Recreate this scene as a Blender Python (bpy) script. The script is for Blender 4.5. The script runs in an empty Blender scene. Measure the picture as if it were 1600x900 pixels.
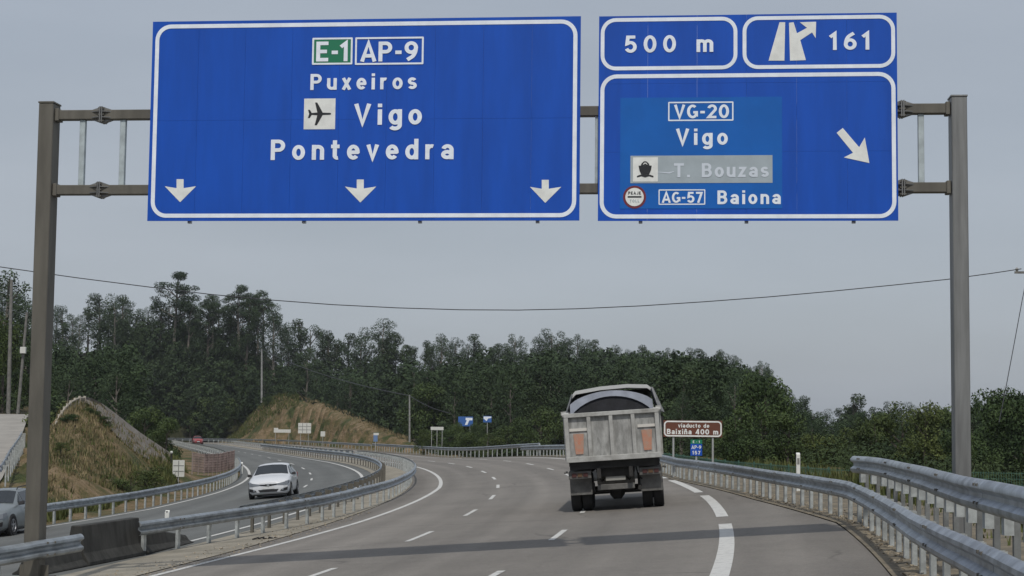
import bpy, bmesh, math, random
import numpy as np
from mathutils import Vector, Matrix

R = math.radians
scene = bpy.context.scene
COL = scene.collection
random.seed(7)
rng = np.random.default_rng(11)

# ------------------------------------------------------------------ camera
F = 2600.0                                   # focal length in photo pixels (1600 wide)
CAMZ = 2.0
PITCH = math.atan((664 - 450) / F)
ROLL = R(0.63)
cam_d = bpy.data.cameras.new('camera')
cam = bpy.data.objects.new('camera', cam_d)
COL.objects.link(cam)
cam_d.sensor_width = 36.0
cam_d.lens = 36.0 * F / 1600.0
cam_d.clip_end = 12000
CM = Matrix.Translation((0, 0, CAMZ)) @ Matrix.Rotation(math.pi / 2 + PITCH, 4, 'X') @ Matrix.Rotation(ROLL, 4, 'Z')
cam.matrix_world = CM
scene.camera = cam

# ------------------------------------------------------------------ sky and sun
SUN_EL = R(54)
world = bpy.data.worlds.new('World')
scene.world = world
world.use_nodes = True
wt = world.node_tree
for n in list(wt.nodes):
    wt.nodes.remove(n)
sky = wt.nodes.new('ShaderNodeTexSky')
sky.sky_type = 'NISHITA'
sky.sun_disc = False
sky.sun_elevation = SUN_EL
sky.sun_rotation = R(180)
sky.air_density = 1.0
sky.dust_density = 3.0
sky.ozone_density = 1.0
mixn = wt.nodes.new('ShaderNodeMixRGB')      # thin even cloud layer over the clear sky
mixn.inputs[0].default_value = 0.84
mixn.inputs[2].default_value = (3.0, 3.28, 3.68, 1)
bg = wt.nodes.new('ShaderNodeBackground')
bg.inputs[1].default_value = 0.13
wo = wt.nodes.new('ShaderNodeOutputWorld')
wtc = wt.nodes.new('ShaderNodeTexCoord')
wmap = wt.nodes.new('ShaderNodeMapping')
wmap.inputs['Scale'].default_value = (1.2, 1.2, 5.0)
wn = wt.nodes.new('ShaderNodeTexNoise')
wn.inputs['Scale'].default_value = 1.6
wn.inputs['Detail'].default_value = 4
wr = wt.nodes.new('ShaderNodeMapRange')
wr.inputs['From Min'].default_value = 0.3
wr.inputs['From Max'].default_value = 0.7
wr.inputs['To Min'].default_value = 0.78
wr.inputs['To Max'].default_value = 0.9
wt.links.new(wtc.outputs['Generated'], wmap.inputs[0])
wt.links.new(wmap.outputs[0], wn.inputs['Vector'])
wt.links.new(wn.outputs[0], wr.inputs['Value'])
wt.links.new(wr.outputs[0], mixn.inputs[0])
wt.links.new(sky.outputs[0], mixn.inputs[1])
wm2 = wt.nodes.new('ShaderNodeMapRange')
wm2.inputs['From Min'].default_value = 0.25
wm2.inputs['From Max'].default_value = 0.75
wm2.inputs['To Min'].default_value = 0.93
wm2.inputs['To Max'].default_value = 1.06
wn2 = wt.nodes.new('ShaderNodeTexNoise')
wn2.inputs['Scale'].default_value = 3.2
wn2.inputs['Detail'].default_value = 5
wt.links.new(wmap.outputs[0], wn2.inputs['Vector'])
wt.links.new(wn2.outputs[0], wm2.inputs['Value'])
wmul = wt.nodes.new('ShaderNodeMixRGB')
wmul.blend_type = 'MULTIPLY'
wmul.inputs[0].default_value = 1.0
wt.links.new(mixn.outputs[0], wmul.inputs[1])
wt.links.new(wm2.outputs[0], wmul.inputs[2])
wt.links.new(wmul.outputs[0], bg.inputs[0])
wt.links.new(bg.outputs[0], wo.inputs[0])

sun_d = bpy.data.lights.new('sun', 'SUN')
sun_d.energy = 2.1
sun_d.angle = R(1.0)
sun_d.color = (1.0, 0.95, 0.87)
sun = bpy.data.objects.new('sun', sun_d)
COL.objects.link(sun)
sun.location = (0, -40, 60)
sun.rotation_euler = (math.pi / 2 - SUN_EL, 0, R(0))

scene.view_settings.view_transform = 'Standard'
scene.view_settings.look = 'None'
scene.view_settings.exposure = 0.05
scene.view_settings.gamma = 1.0
scene.view_settings.use_curve_mapping = False
scene.cycles.max_bounces = 6
scene.cycles.use_denoising = True

# ------------------------------------------------------------------ helpers: rays
CM3 = CM.to_3x3()


def ray(px, py):
    return CM3 @ Vector(((px - 800) / F, -(py - 450) / F, -1.0))


def at_y(px, py, d):
    """the point on the pixel's ray whose world y is d"""
    v = ray(px, py)
    return Vector((0, 0, CAMZ)) + v * (d / v.y)


def at_z(px, py, z):
    v = ray(px, py)
    return Vector((0, 0, CAMZ)) + v * ((z - CAMZ) / v.z)


# ------------------------------------------------------------------ helpers: materials
MATS = {}


def mat(name, col, rough=0.6, metal=0.0, var=0.0, scale=4.0, col2=None, detail=4.0, bump=0.0, bump_scale=None,
        spec=0.5, stretch=None, coat=0.0, rand=0.0, coords='pos', emit=None, fac_lo=0.35, fac_hi=0.65):
    if name in MATS:
        return MATS[name]
    m = bpy.data.materials.new(name)
    m.use_nodes = True
    nt = m.node_tree
    b = nt.nodes['Principled BSDF']
    b.inputs['Base Color'].default_value = (*col, 1)
    b.inputs['Roughness'].default_value = rough
    b.inputs['Metallic'].default_value = metal
    b.inputs['Specular IOR Level'].default_value = spec
    if coat:
        b.inputs['Coat Weight'].default_value = coat
        b.inputs['Coat Roughness'].default_value = 0.08
    vec = None
    if var or col2 or bump:
        if coords == 'pos':
            g = nt.nodes.new('ShaderNodeNewGeometry')
            vec = g.outputs['Position']
        elif coords == 'uv':
            g = nt.nodes.new('ShaderNodeUVMap')
            vec = g.outputs['UV']
        else:
            g = nt.nodes.new('ShaderNodeTexCoord')
            vec = g.outputs['Object']
        if stretch:
            mp = nt.nodes.new('ShaderNodeMapping')
            mp.inputs['Scale'].default_value = stretch
            nt.links.new(vec, mp.inputs[0])
            vec = mp.outputs[0]
    last = None
    if var or col2:
        n = nt.nodes.new('ShaderNodeTexNoise')
        n.inputs['Scale'].default_value = scale
        n.inputs['Detail'].default_value = detail
        n.inputs['Roughness'].default_value = 0.62
        nt.links.new(vec, n.inputs['Vector'])
        cr = nt.nodes.new('ShaderNodeValToRGB')
        c2 = col2 if col2 else tuple(min(1, c * (1 + var)) for c in col)
        c1 = col if col2 else tuple(c * (1 - var) for c in col)
        cr.color_ramp.elements[0].position = fac_lo
        cr.color_ramp.elements[1].position = fac_hi
        cr.color_ramp.elements[0].color = (*c1, 1)
        cr.color_ramp.elements[1].color = (*c2, 1)
        nt.links.new(n.outputs[0], cr.inputs[0])
        last = cr.outputs[0]
    if rand:
        oi = nt.nodes.new('ShaderNodeObjectInfo')
        hs = nt.nodes.new('ShaderNodeHueSaturation')
        mr = nt.nodes.new('ShaderNodeMapRange')
        mr.inputs['To Min'].default_value = 1 - rand
        mr.inputs['To Max'].default_value = 1 + rand
        nt.links.new(oi.outputs['Random'], mr.inputs['Value'])
        nt.links.new(mr.outputs[0], hs.inputs['Value'])
        if last:
            nt.links.new(last, hs.inputs['Color'])
        else:
            hs.inputs['Color'].default_value = (*col, 1)
        mr2 = nt.nodes.new('ShaderNodeMapRange')
        mr2.inputs['To Min'].default_value = 0.5 + rand * 0.07
        mr2.inputs['To Max'].default_value = 0.5 - rand * 0.05
        nt.links.new(oi.outputs['Random'], mr2.inputs['Value'])
        nt.links.new(mr2.outputs[0], hs.inputs['Hue'])
        last = hs.outputs[0]
    if last:
        nt.links.new(last, b.inputs['Base Color'])
    if bump:
        n2 = nt.nodes.new('ShaderNodeTexNoise')
        n2.inputs['Scale'].default_value = bump_scale or scale * 4
        n2.inputs['Detail'].default_value = 5
        nt.links.new(vec, n2.inputs['Vector'])
        bp = nt.nodes.new('ShaderNodeBump')
        bp.inputs['Strength'].default_value = bump
        bp.inputs['Distance'].default_value = 0.05
        nt.links.new(n2.outputs[0], bp.inputs['Height'])
        nt.links.new(bp.outputs[0], b.inputs['Normal'])
    if emit:
        b.inputs['Emission Color'].default_value = (*emit[0], 1)
        b.inputs['Emission Strength'].default_value = emit[1]
    MATS[name] = m
    return m


def asphalt(name, base, tint, streak=0.2, cracks=False):
    """worn asphalt: grain, broad patches, lengthwise wheel tracks (uv = metres along, metres across), a few sealed cracks"""
    m = bpy.data.materials.new(name)
    m.use_nodes = True
    nt = m.node_tree
    N = nt.nodes.new
    L = nt.links.new
    b = nt.nodes['Principled BSDF']
    b.inputs['Roughness'].default_value = 0.82
    b.inputs['Specular IOR Level'].default_value = 0.35
    uv = N('ShaderNodeUVMap')
    geo = N('ShaderNodeNewGeometry')

    def noise(vec, sc, det, stretch=None):
        if stretch:
            mp = N('ShaderNodeMapping')
            mp.inputs['Scale'].default_value = stretch
            L(vec, mp.inputs[0])
            vec = mp.outputs[0]
        n = N('ShaderNodeTexNoise')
        n.inputs['Scale'].default_value = sc
        n.inputs['Detail'].default_value = det
        n.inputs['Roughness'].default_value = 0.65
        L(vec, n.inputs['Vector'])
        return n.outputs[0]

    def rng_(sock, a, b_, lo, hi):
        r = N('ShaderNodeMapRange')
        r.inputs['From Min'].default_value = a
        r.inputs['From Max'].default_value = b_
        r.inputs['To Min'].default_value = lo
        r.inputs['To Max'].default_value = hi
        L(sock, r.inputs['Value'])
        return r.outputs[0]

    def mul(a, c):
        q = N('ShaderNodeMath')
        q.operation = 'MULTIPLY'
        L(a, q.inputs[0])
        L(c, q.inputs[1])
        return q.outputs[0]
    tracks = rng_(noise(uv.outputs[0], 1.0, 2, (0.012, 0.75, 1)), 0.3, 0.7, 1 - streak, 1 + streak)
    patches = rng_(noise(geo.outputs['Position'], 0.35, 4), 0.3, 0.7, 0.9, 1.1)
    grain = rng_(noise(geo.outputs['Position'], 28, 3), 0.3, 0.7, 0.84, 1.16)
    fine = rng_(noise(geo.outputs['Position'], 6, 5), 0.3, 0.7, 0.92, 1.08)
    # wheel paths polished darker, a paler strip between the lanes
    sep = N('ShaderNodeSeparateXYZ')
    L(uv.outputs[0], sep.inputs[0])
    wv = N('ShaderNodeMath'); wv.operation = 'MULTIPLY'; wv.inputs[1].default_value = 2 * math.pi / 1.52
    L(sep.outputs[1], wv.inputs[0])
    cs = N('ShaderNodeMath'); cs.operation = 'COSINE'
    L(wv.outputs[0], cs.inputs[0])
    paths = rng_(cs.outputs[0], -1, 1, 0.945, 1.045)
    stain = rng_(noise(uv.outputs[0], 0.9, 5, (0.12, 1.3, 1)), 0.55, 0.75, 1.0, 0.86)
    v = mul(mul(mul(tracks, patches), mul(grain, fine)), mul(paths, stain))
    if cracks:
        vo = N('ShaderNodeTexVoronoi')
        vo.feature = 'DISTANCE_TO_EDGE'
        vo.inputs['Scale'].default_value = 0.16
        wob_ = N('ShaderNodeMixRGB')
        wob_.blend_type = 'ADD'
        wob_.inputs[0].default_value = 1.0
        nz = N('ShaderNodeTexNoise')
        nz.inputs['Scale'].default_value = 0.7
        nz.inputs['Detail'].default_value = 5
        L(geo.outputs['Position'], nz.inputs['Vector'])
        L(geo.outputs['Position'], wob_.inputs[1])
        L(nz.outputs[1], wob_.inputs[2])
        L(wob_.outputs[0], vo.inputs['Vector'])
        ck = rng_(vo.outputs['Distance'], 0.0, 0.012, 0.66, 1.0)
        gate = rng_(noise(geo.outputs['Position'], 0.11, 2), 0.5, 0.56, 0.0, 1.0)
        mg = N('ShaderNodeMix')
        mg.data_type = 'FLOAT'
        L(gate, mg.inputs[0])
        mg.inputs[2].default_value = 1.0
        L(ck, mg.inputs[3])
        v = mul(v, mg.outputs[0])
    mx = N('ShaderNodeMixRGB')
    mx.blend_type = 'MULTIPLY'
    mx.inputs[0].default_value = 1
    mx.inputs[1].default_value = (base * tint[0], base * tint[1], base * tint[2], 1)
    L(v, mx.inputs[2])
    L(mx.outputs[0], b.inputs['Base Color'])
    bp = N('ShaderNodeBump')
    bp.inputs['Strength'].default_value = 0.35
    bp.inputs['Distance'].default_value = 0.01
    L(noise(geo.outputs['Position'], 60, 2), bp.inputs['Height'])
    L(bp.outputs[0], b.inputs['Normal'])
    MATS[name] = m
    return m


galv = mat('galvanised', (0.33, 0.36, 0.385), 0.45, 0.7, rand=0.1, var=0.28, scale=3.0, bump=0.05)
galv_post = mat('galvanised_post', (0.37, 0.395, 0.395), 0.6, 0.2, var=0.25, scale=7.0)
steel_warm = mat('weathered_steel', (0.135, 0.127, 0.108), 0.6, 0.35, var=0.18, scale=2.0, stretch=(2, 2, 0.35))
steel_grey = mat('weathered_zinc', (0.20, 0.205, 0.205), 0.55, 0.4, var=0.2, scale=2.5, stretch=(3, 3, 0.25))
strut_m = mat('strut_zinc', (0.42, 0.48, 0.50), 0.6, 0.3, var=0.15, scale=6)
sign_blue = mat('sign_blue', (0.005, 0.078, 0.46), 0.55, spec=0.3, var=0.1, scale=1.3, stretch=(2, 2, 0.3))
sign_patch = mat('sign_blue_patch', (0.004, 0.115, 0.46), 0.55, spec=0.3, var=0.07, scale=1.5)
sign_white = mat('sign_white', (0.80, 0.86, 0.95), 0.45, var=0.06, scale=5)
sign_cream = mat('sign_white_worn', (0.76, 0.78, 0.76), 0.5, var=0.08, scale=5)
sign_green = mat('sign_green', (0.008, 0.18, 0.09), 0.45)
sign_grey = mat('sign_grey_cover', (0.36, 0.42, 0.46), 0.5, var=0.06, scale=4)
sign_lgrey = mat('sign_grey_letter', (0.60, 0.66, 0.74), 0.5)
sign_black = mat('sign_black', (0.012, 0.014, 0.018), 0.5)
sign_brown = mat('sign_brown', (0.13, 0.045, 0.025), 0.45, var=0.08)
sign_red = mat('sign_dark_red', (0.16, 0.02, 0.03), 0.5)
alu_back = mat('aluminium_back', (0.42, 0.43, 0.44), 0.45, 0.6)
conc = mat('dark_concrete', (0.034, 0.034, 0.031), 0.9, var=0.4, scale=1.6, stretch=(2.5, 2.5, 0.6), bump=0.2)
conc_l = mat('pale_concrete', (0.24, 0.225, 0.205), 0.9, var=0.25, scale=1.2, bump=0.2)
paint = mat('road_paint', (0.56, 0.56, 0.54), 0.75, col2=(0.30, 0.30, 0.29), scale=5.0, detail=8, fac_lo=0.52, fac_hi=0.72)
asph_r = asphalt('asphalt_main', 0.172, (1.08, 1.0, 0.90), 0.14, cracks=True)
asph_l = asphalt('asphalt_other', 0.128, (0.97, 1.01, 0.98), 0.14)
gravel_m = mat('median_gravel', (0.20, 0.185, 0.15), 0.95, col2=(0.33, 0.30, 0.245), scale=0.9, detail=9, bump=0.5, bump_scale=20)
rubber = mat('rubber', (0.012, 0.012, 0.013), 0.85)
black_p = mat('black_plastic', (0.014, 0.014, 0.016), 0.5)
glass_m = mat('car_glass', (0.014, 0.018, 0.022), 0.08, spec=0.8)
white_c = mat('white_car_paint', (0.63, 0.65, 0.68), 0.3, coat=0.6)
silver_c = mat('silver_car_paint', (0.20, 0.225, 0.235), 0.35, 0.3, coat=0.5)
red_c = mat('red_car_paint', (0.30, 0.018, 0.016), 0.35, coat=0.5)
lamp_m = mat('headlamp', (0.20, 0.22, 0.25), 0.2, spec=0.8)
rim_m = mat('wheel_rim', (0.35, 0.36, 0.38), 0.35, 0.7)
chrome = mat('chrome', (0.6, 0.62, 0.65), 0.2, 0.9)
wood_pole = mat('pole_wood', (0.17, 0.165, 0.155), 0.9, var=0.25, scale=4)
conc_pole = mat('pole_concrete', (0.26, 0.265, 0.26), 0.9, var=0.2, scale=3)
wire_m = mat('cable_black', (0.035, 0.038, 0.045), 0.7)
bark = mat('bark', (0.075, 0.065, 0.055), 0.95, var=0.3, scale=3)


# ------------------------------------------------------------------ helpers: meshes
class MB:
    def __init__(self):
        self.v = []
        self.f = []

    def add(self, verts, faces):
        o = len(self.v)
        self.v += [tuple(x) for x in verts]
        self.f += [tuple(i + o for i in f) for f in faces]
        return self

    def box(self, c, s, rot=None):
        hx, hy, hz = s[0] / 2, s[1] / 2, s[2] / 2
        vs = [Vector((x, y, z)) for x in (-hx, hx) for y in (-hy, hy) for z in (-hz, hz)]
        if rot is not None:
            vs = [rot @ p for p in vs]
        c = Vector(c)
        return self.add([p + c for p in vs], [(0, 1, 3, 2), (4, 6, 7, 5), (0, 4, 5, 1), (2, 3, 7, 6), (0, 2, 6, 4), (1, 5, 7, 3)])

    def hull8(self, p):
        """box from 8 points, bottom ring 0-3 then top ring 4-7"""
        return self.add(p, [(3, 2, 1, 0), (4, 5, 6, 7), (0, 1, 5, 4), (1, 2, 6, 5), (2, 3, 7, 6), (3, 0, 4, 7)])

    def prism(self, poly, a, b):
        """closed polygon (list of 3-vectors) swept from offset a to offset b"""
        n = len(poly)
        a, b = Vector(a), Vector(b)
        vs = [Vector(p) + a for p in poly] + [Vector(p) + b for p in poly]
        fs = [tuple(range(n))[::-1], tuple(range(n, 2 * n))]
        for i in range(n):
            j = (i + 1) % n
            fs.append((i, j, n + j, n + i))
        return self.add(vs, fs)

    def tube(self, pts, rad, n=8, cap=True):
        pts = [Vector(p) for p in pts]
        if not isinstance(rad, (list, tuple)):
            rad = [rad] * len(pts)
        rings = []
        for i, p in enumerate(pts):
            t = (pts[min(i + 1, len(pts) - 1)] - pts[max(i - 1, 0)]).normalized()
            u = t.cross(Vector((0, 0, 1)))
            if u.length < 1e-3:
                u = Vector((1, 0, 0))
            u.normalize()
            w = t.cross(u)
            rings.append([p + (u * math.cos(2 * math.pi * k / n) + w * math.sin(2 * math.pi * k / n)) * rad[i] for k in range(n)])
        vs = [p for r_ in rings for p in r_]
        fs = []
        for i in range(len(rings) - 1):
            for k in range(n):
                k2 = (k + 1) % n
                fs.append((i * n + k, i * n + k2, (i + 1) * n + k2, (i + 1) * n + k))
        if cap:
            fs.append(tuple(range(n))[::-1])
            fs.append(tuple((len(rings) - 1) * n + k for k in range(n)))
        return self.add(vs, fs)

    def lathe(self, prof, axis='X', c=(0, 0, 0), n=24):
        """profile [(along, radius)] turned about an axis"""
        vs = []
        for (a, r_) in prof:
            for k in range(n):
                t = 2 * math.pi * k / n
                p = (a, r_ * math.cos(t), r_ * math.sin(t)) if axis == 'X' else ((r_ * math.cos(t), a, r_ * math.sin(t)) if axis == 'Y' else (r_ * math.cos(t), r_ * math.sin(t), a))
                vs.append(Vector(p) + Vector(c))
        fs = []
        for i in range(len(prof) - 1):
            for k in range(n):
                k2 = (k + 1) % n
                fs.append((i * n + k, i * n + k2, (i + 1) * n + k2, (i + 1) * n + k))
        fs.append(tuple(range(n))[::-1])
        fs.append(tuple((len(prof) - 1) * n + k for k in range(n)))
        return self.add(vs, fs)

    def mesh(self, name, m, smooth=False, bevel=0.0, uvs=None):
        me = bpy.data.meshes.new(name)
        me.from_pydata(self.v, [], self.f)
        if uvs is not None:
            ul = me.uv_layers.new(name='UVMap')
            for lp in me.loops:
                ul.data[lp.index].uv = uvs[lp.vertex_index]
        bm = bmesh.new()
        bm.from_mesh(me)
        if uvs is None:
            bmesh.ops.recalc_face_normals(bm, faces=bm.faces)
        if bevel:
            es = [e for e in bm.edges if len(e.link_faces) == 2 and e.calc_face_angle(0) > 0.6]
            bmesh.ops.bevel(bm, geom=es, offset=bevel, segments=1, affect='EDGES', profile=0.5)
        bm.to_mesh(me)
        bm.free()
        if smooth:
            me.shade_smooth()
            try:
                me.set_sharp_from_angle(angle=R(40))
            except Exception:
                pass
        me.materials.append(m)
        return me

    def build(self, name, m, parent=None, **kw):
        return link(name, self.mesh(name, m, **kw), parent)


def link(name, me, parent=None):
    o = bpy.data.objects.new(name, me)
    COL.objects.link(o)
    if parent is not None:
        o.parent = parent
    return o


def tag(o, label=None, cat=None, group=None, kind=None):
    if label:
        o['label'] = label
    if cat:
        o['category'] = cat
    if group:
        o['group'] = group
    if kind:
        o['kind'] = kind
    return o


def thing(name, label, cat, loc=(0, 0, 0), group=None, mw=None):
    o = bpy.data.objects.new(name, None)
    COL.objects.link(o)
    o.empty_display_size = 0.3
    if mw is not None:
        o.matrix_world = mw
    else:
        o.location = loc
    return tag(o, label, cat, group)


def copy_tree(o, parent=None):
    c = o.copy()
    COL.objects.link(c)
    c.parent = parent
    for ch in list(o.children):
        copy_tree(ch, c)
    return c


# ------------------------------------------------------------------ the road's line
R0 = 284.5
CX, CY = 5.8 - R0, 67.0
S0, S1, STEP = -190, 620, 1.0
_s = np.arange(S0, S1 + STEP, STEP)


def _curv(s):
    if s < 63:
        return 1 / R0
    if s < 235:
        return 0.0
    if s < 345:
        return 1 / 140.0
    return 0.0


_h = np.zeros(len(_s)); _x = np.zeros(len(_s)); _y = np.zeros(len(_s))
i0 = int(-S0 / STEP)
_x[i0], _y[i0] = 5.8, 67.0
for i in range(i0 + 1, len(_s)):
    hm = _h[i - 1] + _curv(_s[i - 1]) * STEP / 2
    _h[i] = _h[i - 1] + _curv(_s[i - 1]) * STEP
    _x[i] = _x[i - 1] - math.sin(hm) * STEP
    _y[i] = _y[i - 1] + math.cos(hm) * STEP
for i in range(i0 - 1, -1, -1):
    hm = _h[i + 1] - _curv(_s[i]) * STEP / 2
    _h[i] = _h[i + 1] - _curv(_s[i]) * STEP
    _x[i] = _x[i + 1] + math.sin(hm) * STEP
    _y[i] = _y[i + 1] - math.cos(hm) * STEP


def road_z(s, o):
    s = np.asarray(s, float)
    o = np.asarray(o, float)
    t = np.clip((s - 30) / 68.0, 0, 1)
    bank = 0.076 * (1 - t * t * (3 - 2 * t))
    far = -0.006 * np.clip(s - 65, 0, 400)
    return -1.0 + bank * (o + 12.5) + far


def P(s, o, dz=0.0):
    h = np.interp(s, _s, _h)
    return Vector((float(np.interp(s, _s, _x) + math.cos(h) * o), float(np.interp(s, _s, _y) + math.sin(h) * o), float(road_z(s, o)) + dz))


def heading(s):
    return float(np.interp(s, _s, _h))


def to_so(x, y):
    """arrays of points -> (s, o)"""
    x = np.asarray(x, float).ravel(); y = np.asarray(y, float).ravel()
    S = np.zeros(len(x)); O = np.zeros(len(x))
    for a in range(0, len(x), 4000):
        xa, ya = x[a:a + 4000], y[a:a + 4000]
        d2 = (xa[:, None] - _x[None, ::2]) ** 2 + (ya[:, None] - _y[None, ::2]) ** 2
        k = d2.argmin(1) * 2
        dx, dy = xa - _x[k], ya - _y[k]
        ch, sh = np.cos(_h[k]), np.sin(_h[k])
        S[a:a + 4000] = _s[k] + (-sh * dx + ch * dy)
        O[a:a + 4000] = ch * dx + sh * dy
    return S, O


def rail_o(s):
    """offset of the guardrail on the outer side of the main carriageway"""
    return float(np.interp(s, [-190, -62, -54, -47, -34, -22, -3, 20, 60, 110, 400], [5.5, 4.0, 3.4, 3.05, 3.0, 1.95, 0.75, 0.95, 1.5, 2.2, 2.5]))


def left_o(s):
    """offset of the guardrail on the outer side of the opposite carriageway"""
    return np.interp(s, [-190, -40, -18, -8, 2, 19, 43, 63, 200, 400], [-26.0, -25.4, -23.8, -22.3, -21.3, -20.7, -20.2, -20.0, -20.5, -21.0])


# ------------------------------------------------------------------ terrain
SKY_X = [-300, 0, 20, 40, 85, 120, 150, 195, 220, 245, 270, 300, 315, 345, 380, 415, 440, 480, 510, 545, 600, 625, 650, 690, 740, 770, 800, 825,
         860, 900, 950, 1000, 1050, 1080, 1110, 1130, 1160, 1190, 1215, 1240, 1258, 1300, 1335, 1370, 1400, 1480, 1530, 1560, 1600, 1900]
SKY_Y = [425, 435, 445, 470, 485, 482, 472, 470, 475, 470, 465, 468, 475, 472, 468, 476, 492, 508, 518, 524, 514, 522, 533, 536, 530, 533, 532, 540,
         526, 528, 538, 538, 543, 548, 550, 550, 562, 574, 592, 620, 632, 645, 625, 630, 636, 638, 620, 622, 604, 590]
D_RIDGE = 400.0


def ridge_top(px):
    """height of the tree tops on the ridge seen in that direction"""
    ys = np.interp(px, SKY_X, SKY_Y)
    return CAMZ + (664 + 0.011 * (px - 800) - ys) / F * D_RIDGE


def smooth(a, b, x):
    t = np.clip((x - a) / (b - a), 0, 1)
    return t * t * (3 - 2 * t)


# crests of the two grassy cuttings: direction (photo x), height line (photo y), distance
M1 = dict(px=[60, 75, 85, 100, 112, 125, 150, 175, 200, 240, 275, 300], py=[735, 690, 668, 642, 630, 624, 629, 646, 666, 694, 716, 735],
          d=[88, 90, 91, 93, 95, 96, 98, 100, 102, 105, 108, 110])
M2 = dict(px=[350, 375, 400, 420, 445, 480, 520, 560, 600, 640, 660], py=[690, 676, 645, 626, 616, 622, 634, 650, 668, 685, 692],
          d=[378, 372, 362, 354, 345, 325, 296, 268, 242, 212, 202])

M2F = ([350, 400, 445, 480, 520, 560, 600, 640, 660], [358, 338, 316, 292, 260, 226, 202, 180, 174])


def mound(m, x, y, front_o, side):
    px = 800 + F * x / np.maximum(y, 1)
    dc = np.interp(px, m['px'], m['d'])
    zc = CAMZ + (664 + 0.011 * (px - 800) - np.interp(px, m['px'], m['py'])) / F * dc
    inside = (px > m['px'][0]) & (px < m['px'][-1])
    return px, dc, zc, inside


def ground_z(x, y, with_so=None):
    x = np.asarray(x, float); y = np.asarray(y, float)
    shp = x.shape
    x = x.ravel(); y = y.ravel()
    s, o = to_so(x, y) if with_so is None else with_so
    lo_ = left_o(s) - 1.1
    ow = np.clip(o, lo_, 6.0)
    zr = road_z(s, ow) - 0.16
    out = np.maximum(np.maximum(o - 6.0, lo_ - o), 0) + np.clip(s - 312, 0, 60) * 1.5
    yy = np.maximum(y, 1.0)
    px = np.clip(800 + F * x / yy, -900, 2500)
    zt = ridge_top(px) - 11.5
    hill = -2.6 + (zt + 2.6) * np.clip((y - 100) / (D_RIDGE - 100), 0, 1) ** 1.15
    hill = np.where(y > D_RIDGE, zt - (y - D_RIDGE) * 0.02, hill)
    hill = np.where(y < 5, -2.6, hill)
    # the outer side drops into the valley beside the road
    right = o > 0
    drop = np.where(right, -1.2 * smooth(0, 14, out) - 1.0 * smooth(14, 60, out), 0.0)
    w = smooth(2, 70, out)
    z = (zr + drop) * (1 - w) + hill * w
    # left bank and side road rising on the far left
    lb = (o < lo_) & (px < 96) & (y > 40) & (y < 200)
    zb = -1.75 + (y - 70) * 0.083
    zb = np.where(y > 118, 2.23 + (y - 118) * 0.03, zb)
    wl = smooth(0, 5, lo_ - o) * smooth(200, 150, y) * smooth(95, 55, px) * smooth(60, 72, y)
    z = np.where(lb, z * (1 - wl) + zb * wl, z)
    # grassy cutting beside the other carriageway
    mpx, dc, zc, ins = mound(M1, x, y, -24.5, -1)
    df = np.interp(mpx, [60, 75, 150, 220, 275, 300], [66, 68, 76, 86, 97, 103])
    t = (y - df) / np.maximum(dc - df, 1)
    zf = zr + (zc - zr) * np.clip(t, 0, 1) ** 0.85
    zbk = zc - (y - dc) * 0.55
    zm = np.where(t <= 1, zf, zbk)
    sel = ins & (y > df) & (o < lo_ + 0.4) & (y < 130)
    z = np.where(sel, np.maximum(np.where(t <= 1, -99, z), zm), z)
    # brown cutting beyond the main carriageway
    mpx, dc, zc, ins = mound(M2, x, y, 5, 1)
    df = np.interp(mpx, M2F[0], M2F[1])
    t = (y - df) / np.maximum(dc - df, 1)
    zf = zr + (zc - zr) * np.clip(t, 0, 1) ** 0.8
    zm = np.where(t <= 1, zf, zc - (y - dc) * 0.25)
    sel = ins & (y > df) & (o > 4.5) & (y < dc + 25)
    z = np.where(sel, np.maximum(np.where(t <= 1, -99, z), zm), z)
    return z.reshape(shp)


def gz(x, y):
    return float(ground_z(np.array([x]), np.array([y]))[0])


def axis(lo, hi, seg):
    out = []
    for a, b, st in seg:
        out += list(np.arange(a, b, st))
    return np.array([lo] + out + [hi])


gxs = axis(-1300, 1300, [(-1200, -600, 200), (-600, -160, 40), (-160, -60, 3), (-60, 40, 1.3), (40, 160, 5), (160, 600, 40), (600, 1250, 200)])
gys = axis(-700, 1700, [(-600, -100, 100), (-100, 20, 10), (20, 60, 3), (60, 130, 1.3), (130, 300, 2.5), (300, 440, 4), (440, 1000, 60), (1000, 1650, 200)])
GX, GY = np.meshgrid(gxs, gys)
GZ = ground_z(GX, GY)
_gs, _go = to_so(GX, GY)
_om = np.maximum(_go - 7, left_o(_gs) - 1.5 - _go).reshape(GX.shape)
_om = np.where((800 + F * GX / np.maximum(GY, 1) < 62) & (GY > 60) & (GY < 125) & (GX < 0), 0, _om)
GZ += (np.sin(GX * 1.7 + GY * 0.9) * np.sin(GY * 1.3 - GX * 0.6)) * 0.04
GZ += smooth(0, 3, _om) * (np.sin(GX * 0.9 + 1.3 * np.sin(GY * 0.35)) * 0.14 + np.sin(GY * 0.7 - GX * 0.45 + 2 * np.sin(GX * 0.21)) * 0.16)
nx, ny = len(gxs), len(gys)
gv = np.stack([GX.ravel(), GY.ravel(), GZ.ravel()], 1)
idx = np.arange(nx * ny).reshape(ny, nx)
gf = np.stack([idx[:-1, :-1].ravel(), idx[:-1, 1:].ravel(), idx[1:, 1:].ravel(), idx[1:, :-1].ravel()], 1)


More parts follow.
